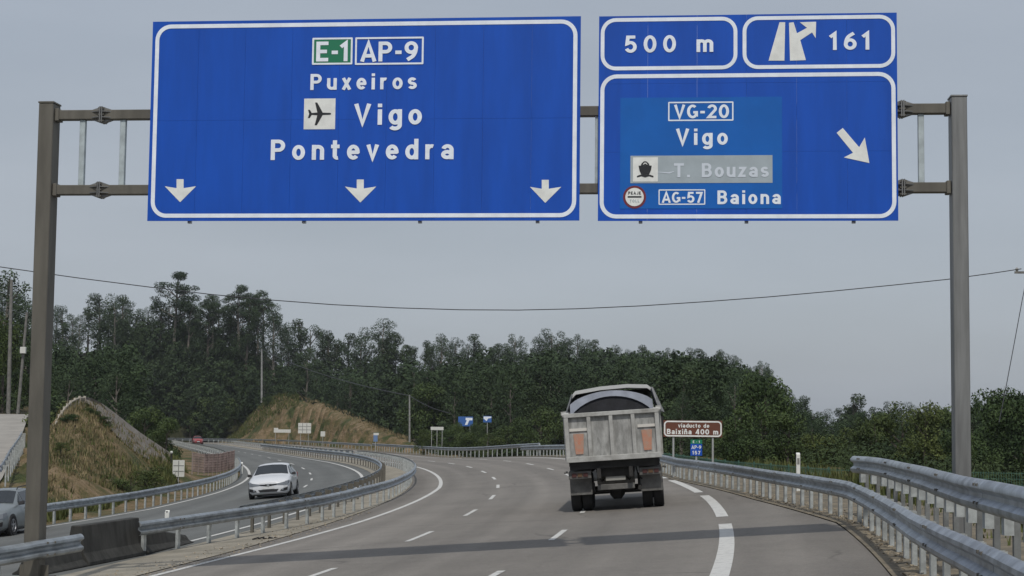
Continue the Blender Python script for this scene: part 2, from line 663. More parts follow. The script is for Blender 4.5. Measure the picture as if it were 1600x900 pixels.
def np_mesh(name, v, f, m, smooth_=True):
    """v (n,3) verts, f (k,3 or 4) faces"""
    me = bpy.data.meshes.new(name)
    k, q = f.shape
    me.vertices.add(len(v))
    me.vertices.foreach_set('co', np.ascontiguousarray(v, dtype=np.float32).ravel())
    me.loops.add(k * q)
    me.loops.foreach_set('vertex_index', np.ascontiguousarray(f, dtype=np.int32).ravel())
    me.polygons.add(k)
    me.polygons.foreach_set('loop_start', np.arange(0, k * q, q, dtype=np.int32))
    me.update(calc_edges=True)
    me.validate()
    if smooth_:
        me.shade_smooth()
    me.materials.append(m)
    return me


def ground_material():
    m = bpy.data.materials.new('dry_grass_ground')
    m.use_nodes = True
    nt = m.node_tree
    N, L = nt.nodes.new, nt.links.new
    b = nt.nodes['Principled BSDF']
    b.inputs['Roughness'].default_value = 0.95
    b.inputs['Specular IOR Level'].default_value = 0.2
    g = N('ShaderNodeNewGeometry')

    def noise(sc, det, stretch=None):
        vec = g.outputs['Position']
        if stretch:
            mp = N('ShaderNodeMapping')
            mp.inputs['Scale'].default_value = stretch
            L(vec, mp.inputs[0])
            vec = mp.outputs[0]
        n = N('ShaderNodeTexNoise')
        n.inputs['Scale'].default_value = sc
        n.inputs['Detail'].default_value = det
        n.inputs['Roughness'].default_value = 0.7
        L(vec, n.inputs['Vector'])
        return n.outputs[0]

    def ramp(sock, els):
        cr = N('ShaderNodeValToRGB')
        e = cr.color_ramp.elements
        e[0].position, e[0].color = els[0][0], (*els[0][1], 1)
        e[1].position, e[1].color = els[-1][0], (*els[-1][1], 1)
        for p_, c_ in els[1:-1]:
            k = e.new(p_)
            k.color = (*c_, 1)
        L(sock, cr.inputs[0])
        return cr.outputs[0]
    dry = ramp(noise(0.55, 9), [(0.32, (0.085, 0.085, 0.034)), (0.44, (0.145, 0.118, 0.056)), (0.53, (0.215, 0.155, 0.09)), (0.64, (0.28, 0.215, 0.135))])
    green = ramp(noise(1.4, 7), [(0.3, (0.035, 0.05, 0.018)), (0.7, (0.085, 0.1, 0.035))])
    msk = ramp(noise(0.16, 4), [(0.50, (0, 0, 0)), (0.62, (1, 1, 1))])
    mx = N('ShaderNodeMixRGB')
    L(msk, mx.inputs[0])
    L(dry, mx.inputs[1])
    L(green, mx.inputs[2])
    fine = ramp(noise(9, 5, (1, 1, 0.4)), [(0.3, (0.6, 0.6, 0.6)), (0.7, (1.3, 1.3, 1.3))])
    mm = N('ShaderNodeMixRGB')
    mm.blend_type = 'MULTIPLY'
    mm.inputs[0].default_value = 1
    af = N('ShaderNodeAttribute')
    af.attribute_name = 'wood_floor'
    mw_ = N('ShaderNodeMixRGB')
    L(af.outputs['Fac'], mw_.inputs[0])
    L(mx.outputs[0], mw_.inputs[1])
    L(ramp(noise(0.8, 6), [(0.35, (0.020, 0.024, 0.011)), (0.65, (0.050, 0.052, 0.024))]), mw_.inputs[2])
    L(mw_.outputs[0], mm.inputs[1])
    L(fine, mm.inputs[2])
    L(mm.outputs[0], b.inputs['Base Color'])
    bp = N('ShaderNodeBump')
    bp.inputs['Strength'].default_value = 0.8
    bp.inputs['Distance'].default_value = 0.25
    L(noise(3.5, 6), bp.inputs['Height'])
    L(bp.outputs[0], b.inputs['Normal'])
    MATS['ground'] = m
    return m


ground_m = ground_material()
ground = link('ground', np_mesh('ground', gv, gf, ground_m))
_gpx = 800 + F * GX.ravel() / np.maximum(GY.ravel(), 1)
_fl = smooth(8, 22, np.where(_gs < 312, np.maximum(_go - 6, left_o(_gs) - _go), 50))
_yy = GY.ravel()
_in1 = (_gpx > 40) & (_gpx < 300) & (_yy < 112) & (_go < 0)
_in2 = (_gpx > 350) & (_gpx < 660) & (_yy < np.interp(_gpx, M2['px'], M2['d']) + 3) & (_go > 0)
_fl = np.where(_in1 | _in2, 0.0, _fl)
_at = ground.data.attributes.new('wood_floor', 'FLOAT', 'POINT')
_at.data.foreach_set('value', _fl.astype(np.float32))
tag(ground, 'uneven ground of dry grass and soil around the motorway', kind='structure')


# ------------------------------------------------------------------ roads and painted lines
def strip(s0, s1, oa, ob, dz=0.0, ns=None, no=1, lift=None):
    """sheet between two offsets (numbers or functions of s)"""
    fa = oa if callable(oa) else (lambda s: oa)
    fb = ob if callable(ob) else (lambda s: ob)
    ns = ns or max(1, int((s1 - s0) / 2.0))
    mb = MB()
    uv = []
    for i in range(ns + 1):
        s = s0 + (s1 - s0) * i / ns
        for j in range(no + 1):
            o = fa(s) + (fb(s) - fa(s)) * j / no
            p = P(s, o, dz)
            if lift:
                p.z += lift(s, j / no)
            mb.v.append(tuple(p))
            uv.append((s, o))
    for i in range(ns):
        for j in range(no):
            a = i * (no + 1) + j
            mb.f.append((a, a + 1, a + no + 2, a + no + 1))
    return mb, uv


def road_obj(name, m, parent=None, **kw):
    mb, uv = strip(**kw)
    return mb.build(name, m, parent, uvs=uv)


road_r = road_obj('main_road', asph_r, s0=-120, s1=335, oa=-10.15, ob=lambda s: rail_o(s) - 0.35, no=6)
tag(road_r, 'grey asphalt main carriageway curving left under the gantry', kind='structure')
road_l = road_obj('opposite_road', asph_l, s0=-120, s1=335, oa=lambda s: float(left_o(s)) + 0.15, ob=-12.1, no=6)
tag(road_l, 'darker asphalt opposite carriageway beyond the central barriers', kind='structure')
med = road_obj('median_strip', gravel_m, s0=-120, s1=335, oa=-12.1, ob=-10.15, no=4, dz=0.015)
tag(med, 'beige gravel strip between the two carriageways', kind='structure')
verge = road_obj('verge', mat('verge_litter', (0.10, 0.09, 0.07), 0.95, col2=(0.24, 0.20, 0.14), scale=2.2, detail=9, bump=0.6, bump_scale=18),
                 s0=-120, s1=300, oa=lambda s: rail_o(s) - 0.35, ob=lambda s: rail_o(s) + 2.2, dz=0.02, no=3)
tag(verge, 'littered dirt verge under the outer guardrail', kind='structure')

ZL = 0.006


def line(name, road, s0, s1, o, w, dz=ZL):
    fo = o if callable(o) else (lambda s: o)
    road_obj(name, paint, road, s0=s0, s1=s1, oa=lambda s: fo(s) - w / 2, ob=lambda s: fo(s) + w / 2, dz=dz, ns=max(1, int((s1 - s0) / 1.5)))


line('edge_line', road_r, -110, 330, lambda s: float(np.interp(s, [-110, -45, -35, -21, 5, 60], [-9.9, -9.85, -9.75, -9.25, -8.78, -8.9])), 0.17)
s_ = -77.4
k = 0
while s_ < 120:                                         # two rows of lane dashes
    line('lane_dash', road_r, s_ + 3.4, s_ + 3.4 + 3.6, -6.28, 0.13)
    line('lane_dash', road_r, s_ + 0.9, s_ + 0.9 + 3.4, -2.95, 0.13)
    s_ += 10.6
    k += 1
for a, b in ((-62.5, -32.0), (-29.2, -17.6), (-15.3, -3.6), (-1.2, 10.5), (13, 24.5), (27, 130), (130, 330)):
    line('exit_dash', road_r, a, b, lambda s: float(np.interp(s, [-60, -20, 0, 20, 60], [0.5, 0.5, 0.3, 0.1, 0.0])), 0.27)
line('edge_line', road_l, -110, 330, -12.75, 0.17)
line('edge_line', road_l, -110, 330, lambda s: float(left_o(s)) + 0.75, 0.17)
s_ = -70
while s_ < 130:
    line('lane_dash', road_l, s_, s_ + 3.5, -15.6, 0.12)
    s_ += 11


# ------------------------------------------------------------------ guardrails
def ground_pt(px, py, o_guess=-11.3):
    """point where the pixel's ray meets the road surface"""
    v = ray(px, py)
    c = Vector((0, 0, CAMZ))
    lo, hi = 5.0, 300.0
    for _ in range(60):
        mid = (lo + hi) / 2
        q = c + v * (mid / v.y)
        s, o = to_so([q.x], [q.y])
        if q.z > float(road_z(s[0], np.clip(o[0], -23, 5))):
            lo = mid
        else:
            hi = mid
    return c + v * (lo / v.y)


jm_a = ground_pt(140, 885); jm_b = ground_pt(230, 867); jw = ground_pt(303, 848); jl = ground_pt(62, 897)
_rs, _ro = to_so([jm_b.x], [jm_b.y])
RAIL_S, RAIL_O = float(_rs[0]) - 0.75, float(_ro[0]) - 0.12
W_PROF = [(0.0, 0.155), (0.03, 0.150), (0.078, 0.108), (0.082, 0.070), (0.012, 0.022), (0.012, -0.022), (0.082, -0.070), (0.078, -0.108), (0.03, -0.150), (0.0, -0.155)]
TH = 0.006


def guardrail(name, label, pts, side, top=0.75, spacing=2.0, group=None, post_w=0.12, lower=False, cat='guardrail', bent_end=False, post_h=None, first=0.6, block=True, prof_k=1.0, big_block=False, post_mat=None, wob=0.004):
    """pts: ground points along the rail. side: +1 the beam faces to the right of the path, -1 to the left"""
    pts = [Vector(p) for p in pts]
    base = pts[len(pts) // 2]
    root = thing(name, label, cat, loc=base, group=group)
    n = len(pts)
    tang, nor = [], []
    for i in range(n):
        t = pts[min(i + 1, n - 1)] - pts[max(i - 1, 0)]
        t.z = 0
        t.normalize()
        tang.append(t)
        nor.append(Vector((t.y, -t.x, 0)) * side)
    prof = [(a, z * prof_k - 0.155 * (prof_k - 1)) for a, z in W_PROF + [(a - TH, z) for a, z in W_PROF[::-1]]]
    mb = MB()
    m = len(prof)
    rr = random.Random(len(pts) * 7 + int(base.y))
    ring = []
    for i, p in enumerate(pts):
        wz = rr.uniform(-wob, wob)
        ring.append([p + nor[i] * (a + 0.13) + Vector((0, 0, top - 0.155 + z + wz)) - base for a, z in prof])
    step_ = max(1, int(round(4.2 / max(0.3, (pts[1] - pts[0]).length))))
    beam = None
    j0 = 0
    kk = 0
    while j0 < n - 1:                            # lapped beam lengths of about four metres
        j1 = min(n - 1, j0 + step_)
        mb = MB()
        out_ = nor[j0] * (0.004 * (kk % 2))
        rows = [[q + out_ for q in ring[j]] for j in range(j0, j1 + 1)]
        if j1 < n - 1:                           # lap over the next length
            tv = tang[j1] * 0.16
            rows[-1] = [q + tv for q in rows[-1]]
        for rw_ in rows:
            mb.v += [tuple(q) for q in rw_]
        for i in range(len(rows) - 1):
            for k_ in range(m):
                k2 = (k_ + 1) % m
                mb.f.append((i * m + k_, i * m + k2, (i + 1) * m + k2, (i + 1) * m + k_))
        mb.f.append(tuple(range(m)))
        mb.f.append(tuple((len(rows) - 1) * m + k_ for k_ in range(m))[::-1])
        bo_ = mb.build('beam', galv, root, smooth=True)
        beam = beam or bo_
        j0 = j1
        kk += 1
    # posts: open C sections with a spacer block, shared mesh
    L_ = [0.0]
    for i in range(1, n):
        L_.append(L_[-1] + (pts[i] - pts[i - 1]).length)
    ph = post_h or top - 0.06
    pm = MB()
    w = post_w
    pm.box((0, 0, ph / 2 - 0.15), (w, 0.006, ph + 0.3))
    pm.box((-w / 2 + 0.003, -0.035, ph / 2 - 0.15), (0.006, 0.062, ph + 0.3))
    pm.box((w / 2 - 0.003, -0.035, ph / 2 - 0.15), (0.006, 0.062, ph + 0.3))
    post_me = pm.mesh('post', post_mat or galv_post)
    bm_ = MB()
    if big_block:
        bm_.box((0, 0.055, top - 0.33), (0.18, 0.10, 0.42))
    else:
        bm_.box((0, 0.067, top - 0.155), (w * 0.8, 0.12, 0.2))
    block_me = bm_.mesh('spacer', galv_post if big_block else (post_mat or galv_post))
    d = first
    while d < L_[-1] - 0.3:
        i = max(j for j in range(n) if L_[j] <= d)
        i = min(i, n - 2)
        f = (d - L_[i]) / max(1e-6, L_[i + 1] - L_[i])
        p = pts[i].lerp(pts[i + 1], f)
        nn = nor[i].lerp(nor[i + 1], f)
        po = link('post', post_me, root)
        po.location = p - base
        po.rotation_euler = (0, rr.uniform(-0.015, 0.015), math.atan2(nn.y, nn.x) - math.pi / 2)
        if block:
            bo = link('spacer', block_me, po)
        d += spacing
    # bolts at the joints of the beam
    bolt = MB()
    for d4 in np.arange(2.0, min(L_[-1], 60), 4.0):
        i = max(j for j in range(n) if L_[j] <= d4)
        i = min(i, n - 2)
        f = (d4 - L_[i]) / max(1e-6, L_[i + 1] - L_[i])
        p = pts[i].lerp(pts[i + 1], f) - base
        nn = nor[i]
        tt = tang[i]
        for a in (-0.1, 0.1):
            for z in (0.1, -0.1):
                bolt.box(p + nn * (0.13 + 0.082) + tt * a + Vector((0, 0, top - 0.155 + z)), (0.03, 0.03, 0.03))
    if bolt.v:
        bolt.build('bolt_row', steel_warm, beam)['kind'] = 'stuff'
    if bent_end:
        e = MB()
        p = pts[0] - base
        e.tube([p + Vector((0, 0, top - 0.02)) + nor[0] * 0.13, p - tang[0] * 0.35 + Vector((0, 0, top - 0.06)) + nor[0] * 0.13,
                p - tang[0] * 0.55 + Vector((0, 0, top - 0.3)) + nor[0] * 0.13, p - tang[0] * 0.6 + Vector((0, 0, -0.1)) + nor[0] * 0.13], 0.055, 8)
        e.build('end_loop', galv, root, smooth=True)
    if lower:
        lm = MB()
        for i, p in enumerate(pts):
            for a, z in ((0.10, 0.42), (0.106, 0.42), (0.106, 0.06), (0.10, 0.06)):
                lm.v.append(tuple(p + nor[i] * a + Vector((0, 0, z)) - base))
        for i in range(n - 1):
            for k_ in range(4):
                k2 = (k_ + 1) % 4
                lm.f.append((i * 4 + k_, i * 4 + k2, (i + 1) * 4 + k2, (i + 1) * 4 + k_))
        lm.build('lower_plate', galv_post, root)
    return root


def rail_pts(s0, s1, of, step=2.0, dz=0.0):
    f = of if callable(of) else (lambda s: of)
    n_ = max(2, int((s1 - s0) / step))
    return [P(s0 + (s1 - s0) * i / n_, f(s0 + (s1 - s0) * i / n_), dz) for i in range(n_ + 1)]


guardrail('guardrail', 'long grey guardrail on many white posts along the outer shoulder', rail_pts(-66, 60, rail_o, 1.5), -1, top=0.80, spacing=1.25, post_w=0.15, prof_k=1.12)
# the raised second rail starts beside the gantry and comes towards the camera behind the first
guardrail('guardrail', 'raised second guardrail with blunt end, behind the outer shoulder rail at the gantry post', rail_pts(-62, -31.5, lambda s: rail_o(s) + 0.55, 1.5), -1, top=1.23, spacing=1.25, post_w=0.10, first=0.4, prof_k=1.15, big_block=True, post_mat=mat('post_shade', (0.19, 0.20, 0.20), 0.6, 0.3, var=0.2, scale=6))  # post colour darkened to paint the shade behind the beams
guardrail('guardrail', 'distant guardrail with bent tubular end on the outside of the bend', rail_pts(56, 150, lambda s: rail_o(s) + 0.5, 2.0)[:], -1, top=0.95, spacing=2.0, bent_end=True)
guardrail('guardrail', 'far straight guardrail below the brown cutting', rail_pts(151, 325, lambda s: rail_o(s) + 0.4, 4.0), -1, top=0.85, spacing=4.0)
guardrail('guardrail', 'central guardrail on the gravel strip, starting at the dark concrete block', rail_pts(RAIL_S, 70, lambda s: float(np.interp(s, [RAIL_S, -20, -5, 80], [RAIL_O, -10.7, -10.25, -10.0])), 1.5), 1, top=0.78, spacing=1.7)
guardrail('guardrail', 'second central guardrail, facing the white car', rail_pts(-24, 150, lambda s: float(np.interp(s, [-24, 20, 80], [-11.75, -11.6, -11.5])), 2.0), -1, top=0.75, spacing=2.0, post_mat=steel_warm)
guardrail('guardrail', 'far central guardrail of dark posts below the white plan boards', rail_pts(71, 325, -10.2, 4.0), 1, top=0.78, spacing=4.0)
guardrail('guardrail', 'outer guardrail of the opposite carriageway at the foot of the grassy mound', rail_pts(-40, 60, lambda s: float(left_o(s)), 1.5), 1, top=0.78, spacing=1.5)
guardrail('guardrail', 'far outer guardrail of the opposite carriageway beyond the pink mesh fence', rail_pts(78, 250, lambda s: float(left_o(s)), 4.0), 1, top=0.78, spacing=4.0)
# the short rail at the bottom left that ends against the concrete block
a_ = at_y(-60, 862, 26.6); b_ = at_y(116, 833.5, 29.3)
n_ = 7
guardrail('guardrail', 'short near guardrail end crossing in front of the left gantry post', [a_.lerp(b_, i / n_) - Vector((0, 0, 0.78)) for i in range(n_ + 1)], 1, top=0.78, spacing=2.0, first=0.9)

# ------------------------------------------------------------------ concrete barrier blocks on the central strip
JERSEY = [(-0.32, 0), (-0.32, 0.08), (-0.20, 0.27), (-0.11, 0.84), (0.11, 0.84), (0.20, 0.27), (0.32, 0.08), (0.32, 0)]


def jersey(name, label, a, b, ha=1.0, hb=1.0, m=conc):
    a, b = Vector(a), Vector(b)
    t = (b - a); L_ = t.length; t.normalize()
    nn = Vector((t.y, -t.x, 0)).normalized()
    mb = MB()
    N_ = 5
    for i in range(N_ + 1):
        f = i / N_
        hh = ha + (hb - ha) * f
        for x, z in JERSEY:
            mb.v.append(tuple(t * (L_ * f) + nn * x + Vector((0, 0, max(z * hh, 0)))))
    mm = len(JERSEY)
    for i in range(N_):
        for k_ in range(mm):
            k2 = (k_ + 1) % mm
            mb.f.append((i * mm + k_, i * mm + k2, (i + 1) * mm + k2, (i + 1) * mm + k_))
    mb.f.append(tuple(range(mm)))
    mb.f.append(tuple(N_ * mm + k_ for k_ in range(mm)))
    o = mb.build(name, m, bevel=0.015)
    o.location = a
    return tag(o, label, 'barrier')


dirn = (jm_b - jm_a).normalized()
off = Vector((dirn.y, -dirn.x, 0)) * -0.33
jersey('concrete_barrier', 'dark tall concrete barrier block between two guardrail ends', jm_a + off, jm_b + off, 0.98, 0.98)
jersey('concrete_barrier', 'low dark concrete ramp end sloping down under the central guardrail', jm_b + off + dirn * 0.04, jw + off, 0.72, 0.22)
jersey('concrete_barrier', 'low stained concrete ramp end beside the foot of the left gantry post', jm_a + off - dirn * 2.1, jm_a + off - dirn * 0.04, 0.35, 0.55)

# ------------------------------------------------------------------ lettering: stroke glyphs of a road-sign alphabet (cap height 1)
T = 0.178
HT = T / 2


def arc(cx, cy, rx, ry, a0, a1, n=14):
    return [(cx + rx * math.cos(R(a0 + (a1 - a0) * i / n)), cy + ry * math.sin(R(a0 + (a1 - a0) * i / n))) for i in range(n + 1)]


XH = 0.73
xt = XH - HT
ym = XH / 2
BO = arc(0.27, ym, 0.185, ym - HT, 0, 360, 26)
CAPT = 1 - HT
GL = {
    'o': (0.54, [BO]),
    'a': (0.52, [arc(0.255, 0.46, 0.17, xt - 0.46, 165, 0, 12) + [(0.425, 0.0)], arc(0.245, 0.225, 0.165, 0.225 - HT, 25, 335, 18) + [(0.42, 0.14)], ]),
    'b': (0.54, [BO, [(HT, 0), (HT, 1)]]),
    'c': (0.48, [arc(0.27, ym, 0.185, ym - HT, 45, 315, 20)]),
    'd': (0.54, [BO, [(0.455, 0), (0.455, 1)]]),
    'e': (0.53, [[(0.10, 0.36), (0.445, 0.36)] + arc(0.27, ym, 0.18, ym - HT, 0, 318, 24)]),
    'g': (0.54, [BO, [(0.455, XH), (0.455, 0.0)] + arc(0.265, -0.02, 0.19, 0.16, 0, -150, 12)]),
    'i': (0.18, [[(0.09, 0), (0.09, XH)], [(0.09, 0.83), (0.09, 1.0)]]),
    'm': (0.80, [[(HT, 0), (HT, XH)], [(HT, 0.4)] + arc(0.245, 0.48, 0.16, xt - 0.48, 180, 0, 12) + [(0.405, 0)], [(0.405, 0.4)] + arc(0.565, 0.48, 0.16, xt - 0.48, 180, 0, 12) + [(0.725, 0)]]),
    'n': (0.52, [[(HT, 0), (HT, XH)], [(HT, 0.38)] + arc(0.26, 0.46, 0.175, xt - 0.46, 180, 0, 12) + [(0.435, 0)]]),
    'r': (0.38, [[(HT, 0), (HT, XH)], [(HT, 0.36)] + arc(0.27, 0.42, 0.18, xt - 0.42, 180, 70, 10)]),
    's': (0.47, [arc(0.235, 0.50, 0.15, xt - 0.50, 25, 250, 14) + arc(0.235, 0.225, 0.155, 0.225 - HT, 70, -155, 14)]),
    't': (0.38, [[(0.16, 0.95), (0.16, 0.2)] + arc(0.27, 0.2, 0.11, 0.2 - HT, 180, 285, 8), [(0.0, 0.65), (0.36, 0.65)]]),
    'u': (0.52, [[(HT, XH), (HT, 0.26)] + arc(0.26, 0.26, 0.175, 0.26 - HT, 180, 360, 12), [(0.435, 0), (0.435, XH)]]),
    'v': (0.52, [[(0.075, XH), (0.26, 0.06), (0.445, XH)]]),
    'x': (0.50, [[(0.075, XH), (0.425, 0)], [(0.075, 0), (0.425, XH)]]),
    'z': (0.46, [[(0.03, xt), (0.37, xt), (0.08, HT), (0.43, HT)]]),
    'P': (0.62, [[(HT, 0), (HT, CAPT), (0.33, CAPT)] + arc(0.33, 0.70, 0.19, CAPT - 0.70, 90, -90, 12) + [(HT, 0.485)]]),
    'V': (0.70, [[(0.085, 1.0), (0.35, 0.07), (0.615, 1.0)]]),
    'E': (0.56, [[(0.54, CAPT), (HT, CAPT), (HT, HT), (0.54, HT)], [(HT, 0.5), (0.48, 0.5)]]),
    'A': (0.72, [[(0.08, 0), (0.36, 0.95), (0.64, 0)], [(0.18, 0.29), (0.54, 0.29)]]),
    'B': (0.60, [[(0.32, 0.52), (HT, 0.52), (HT, CAPT), (0.32, CAPT)] + arc(0.32, 0.715, 0.165, CAPT - 0.715, 90, -90, 10), [(HT, 0.52), (HT, HT), (0.33, HT)] + arc(0.33, 0.30, 0.185, 0.30 - HT, -90, 90, 12)]),
    'T': (0.60, [[(0.0, CAPT), (0.60, CAPT)], [(0.30, CAPT), (0.30, 0)]]),
    'G': (0.66, [arc(0.34, 0.5, 0.255, 0.5 - HT, 50, 330, 22) + [(0.58, 0.28), (0.58, 0.44), (0.38, 0.44)]]),
    'J': (0.5, [[(0.40, 1), (0.40, 0.25)] + arc(0.24, 0.25, 0.16, 0.25 - HT, 0, -170, 10)]),
    'O': (0.68, [arc(0.34, 0.5, 0.255, 0.5 - HT, 0, 360, 26)]),
    'L': (0.50, [[(HT, 1), (HT, HT), (0.5, HT)]]),
    '0': (0.62, [arc(0.31, 0.5, 0.225, 0.5 - HT, 0, 360, 26)]),
    '1': (0.36, [[(0.0, 0.72), (0.22, CAPT), (0.22, 0)]]),
    '2': (0.60, [arc(0.295, 0.70, 0.205, CAPT - 0.70, 170, -30, 14) + [(0.09, HT), (0.56, HT)]]),
    '4': (0.62, [[(0.58, 0.27), (0.07, 0.27), (0.40, 0.96), (0.44, 0.96), (0.44, 0)]]),
    '5': (0.60, [[(0.52, CAPT), (0.16, CAPT), (0.12, 0.52)] + arc(0.29, 0.34, 0.215, 0.34 - HT, 130, -155, 16)]),
    '6': (0.60, [[(0.47, 0.93)] + arc(0.42, 0.33, 0.325, 0.52, 118, 180, 8) + arc(0.30, 0.32, 0.21, 0.32 - HT, 180, 540, 24)]),
    '7': (0.56, [[(0.02, CAPT), (0.47, CAPT), (0.20, 0)]]),
    '9': (0.60, [[(0.13, 0.07)] + arc(0.18, 0.67, 0.325, 0.52, -62, 0, 8) + arc(0.30, 0.68, 0.21, 0.32 - HT, 0, 360, 24)]),
    '-': (0.36, [[(0.04, 0.45), (0.32, 0.45)]]),
    '.': (0.20, [[(0.10, 0.0), (0.10, T)]]),
    ' ': (0.34, []),
}
GL['~n'] = (0.52, GL['n'][1] + [[(0.10, 0.86), (0.19, 0.93), (0.33, 0.86), (0.42, 0.93)]])
GL[','] = GL['.']


def ribbon(pts, w, closed=False):
    n = len(pts)
    if n > 2 and math.dist(pts[0], pts[-1]) < 1e-4:
        closed = True
        pts = pts[:-1]
        n -= 1
    lf, rt = [], []
    for i in range(n):
        p = Vector(pts[i])
        a = Vector(pts[(i - 1) % n]) if (closed or i > 0) else None
        b = Vector(pts[(i + 1) % n]) if (closed or i < n - 1) else None
        d1 = (p - a).normalized() if a is not None and (p - a).length > 1e-6 else None
        d2 = (b - p).normalized() if b is not None and (b - p).length > 1e-6 else None
        if d1 is None:
            d1 = d2
        if d2 is None:
            d2 = d1
        n1, n2 = Vector((-d1.y, d1.x)), Vector((-d2.y, d2.x))
        m = n1 + n2
        if m.length < 1e-4:
            m = n1
        m.normalize()
        k_ = 1 / max(0.45, m.dot(n1))
        lf.append(p + m * (w / 2 * k_))
        rt.append(p - m * (w / 2 * k_))
    vs = lf + rt
    fs = []
    for i in range(n if closed else n - 1):
        j = (i + 1) % n
        fs.append((i, n + i, n + j, j))
    return vs, fs


def split_glyphs(txt):
    out = []
    for ch in txt:
        if ch == '\u00f1':
            out.append('~n')
        else:
            out.append(ch)
    return out


class Board:
    """a vertical plate: origin, right axis u, up axis w, outward normal n"""

    def __init__(self, origin, u, n):
        self.o = Vector(origin)
        self.u = Vector(u).normalized()
        self.n = Vector(n).normalized()
        self.w = Vector((0, 0, 1))
        self.shift = Vector((0, 0, 0))

    def pix(self, px, py):
        v = ray(px, py)
        c = Vector((0, 0, CAMZ))
        t = (self.o - c).dot(self.n) / v.dot(self.n)
        q = c + v * t - self.o
        return (q.dot(self.u), q.dot(self.w))

    def p3(self, a, b, lift=0.0):
        return self.u * a + self.w * b + self.n * lift + self.shift

    def text(self, txt, ul, ur, vb, cap, m, parent, lift=0.008, name='letter', bold=1.0, slope=0.0):
        gs = split_glyphs(txt)
        wid = sum(GL[g][0] for g in gs) * cap
        fx = 1.16
        gap = (ur - ul - wid * fx) / max(1, len(gs) - 1)
        if gap < 0.10 * cap:
            gap = 0.10 * cap
            fx = (ur - ul - gap * (len(gs) - 1)) / wid
        x = ul
        for g in gs:
            gw, strokes = GL[g]
            if strokes:
                mb = MB()
                for k_, st in enumerate(strokes):
                    vs, fs = ribbon([(a, b) for a, b in st], T * bold)
                    nh = len(vs) // 2
                    mb.add([self.p3(x + q.x * cap * fx, vb + q.y * cap, lift + (k_ % 4) * 0.0016 + 0.0013 * (i_ % nh) / nh) for i_, q in enumerate(vs)], fs)
                mb.build(name, m, parent)
            x += gw * cap * fx + gap

    def text_px(self, txt, x0, x1, ytop, ybase, m, parent, **kw):
        a = self.pix(x0, ybase)
        b = self.pix(x1, ybase)
        t_ = self.pix((x0 + x1) / 2, ytop)
        bm_ = self.pix((x0 + x1) / 2, ybase)
        return self.text(txt, a[0], b[0], bm_[1], t_[1] - bm_[1], m, parent, **kw)

    def poly_px(self, pts, m, parent, lift, name):
        q = [self.pix(*p) for p in pts]
        return self.poly(q, m, parent, lift, name)

    def poly(self, q, m, parent, lift, name):
        mb = MB()
        mb.add([self.p3(a, b, lift) for a, b in q], [tuple(range(len(q)))])
        return mb.build(name, m, parent)

    def ring(self, u0, u1, v0, v1, rad, w, m, parent, lift, name, n=8):
        def rr(x0, x1, y0, y1, r_):
            out = []
            for cx, cy, a0 in ((x1 - r_, y1 - r_, 0), (x0 + r_, y1 - r_, 90), (x0 + r_, y0 + r_, 180), (x1 - r_, y0 + r_, 270)):
                for i in range(n + 1):
                    t_ = R(a0 + 90 * i / n)
                    out.append((cx + r_ * math.cos(t_), cy + r_ * math.sin(t_)))
            return out
        A = rr(u0, u1, v0, v1, rad)
        B_ = rr(u0 + w, u1 - w, v0 + w, v1 - w, max(0.001, rad - w))
        k_ = len(A)
        mb = MB()
        mb.add([self.p3(a, b, lift) for a, b in A + B_], [(i, (i + 1) % k_, k_ + (i + 1) % k_, k_ + i) for i in range(k_)])
        return mb.build(name, m, parent)

    def rect(self, x0, x1, y0, y1):
        """u0,u1,v0,v1 of a pixel rectangle, by its middle lines"""
        u0 = self.pix(x0, (y0 + y1) / 2)[0]; u1 = self.pix(x1, (y0 + y1) / 2)[0]
        v1 = self.pix((x0 + x1) / 2, y0)[1]; v0 = self.pix((x0 + x1) / 2, y1)[1]
        return u0, u1, v0, v1

    def plate(self, u0, u1, v0, v1, th, m, parent, lift, name, bevel=0.0):
        mb = MB()
        mb.prism([self.p3(u0, v0), self.p3(u1, v0), self.p3(u1, v1), self.p3(u0, v1)], self.n * (lift - th), self.n * lift)
        return mb.build(name, m, parent, bevel=bevel)


# ------------------------------------------------------------------ the sign gantry
GL_D, GR_D = 28.4, 26.9
pl = at_y(78, 162, GL_D)
pr = at_y(1496, 152, GR_D)
gu = Vector((pr.x - pl.x, pr.y - pl.y, 0)).normalized()
gn = Vector((gu.y, -gu.x, 0))                # towards the camera
base_l = Vector((pl.x, pl.y, -0.95)); base_r = Vector((pr.x, pr.y, -0.75))
gorg = Vector((pl.x, pl.y, 0))
gantry = thing('sign_gantry', 'grey steel motorway gantry carrying two blue direction panels over the main carriageway', 'gantry', loc=gorg)
BE = Board(gorg, gu, gn)                      # plane of the posts and beams
BS = Board(gorg + gn * 0.30, gu, gn)          # face of the sign panels
BS.shift = gn * 0.30


def gl(p):
    return Vector(p) - gorg


def ubox(bd, u, v0, v1, wu, wn, lift=0.0):
    """upright member centred at u on the gantry plane"""
    mb = MB()
    c = bd.u * u + bd.w * ((v0 + v1) / 2) + bd.n * lift
    rot = Matrix((bd.u, bd.n, bd.w)).transposed()
    return mb.box(c, (wu, wn, v1 - v0), rot)


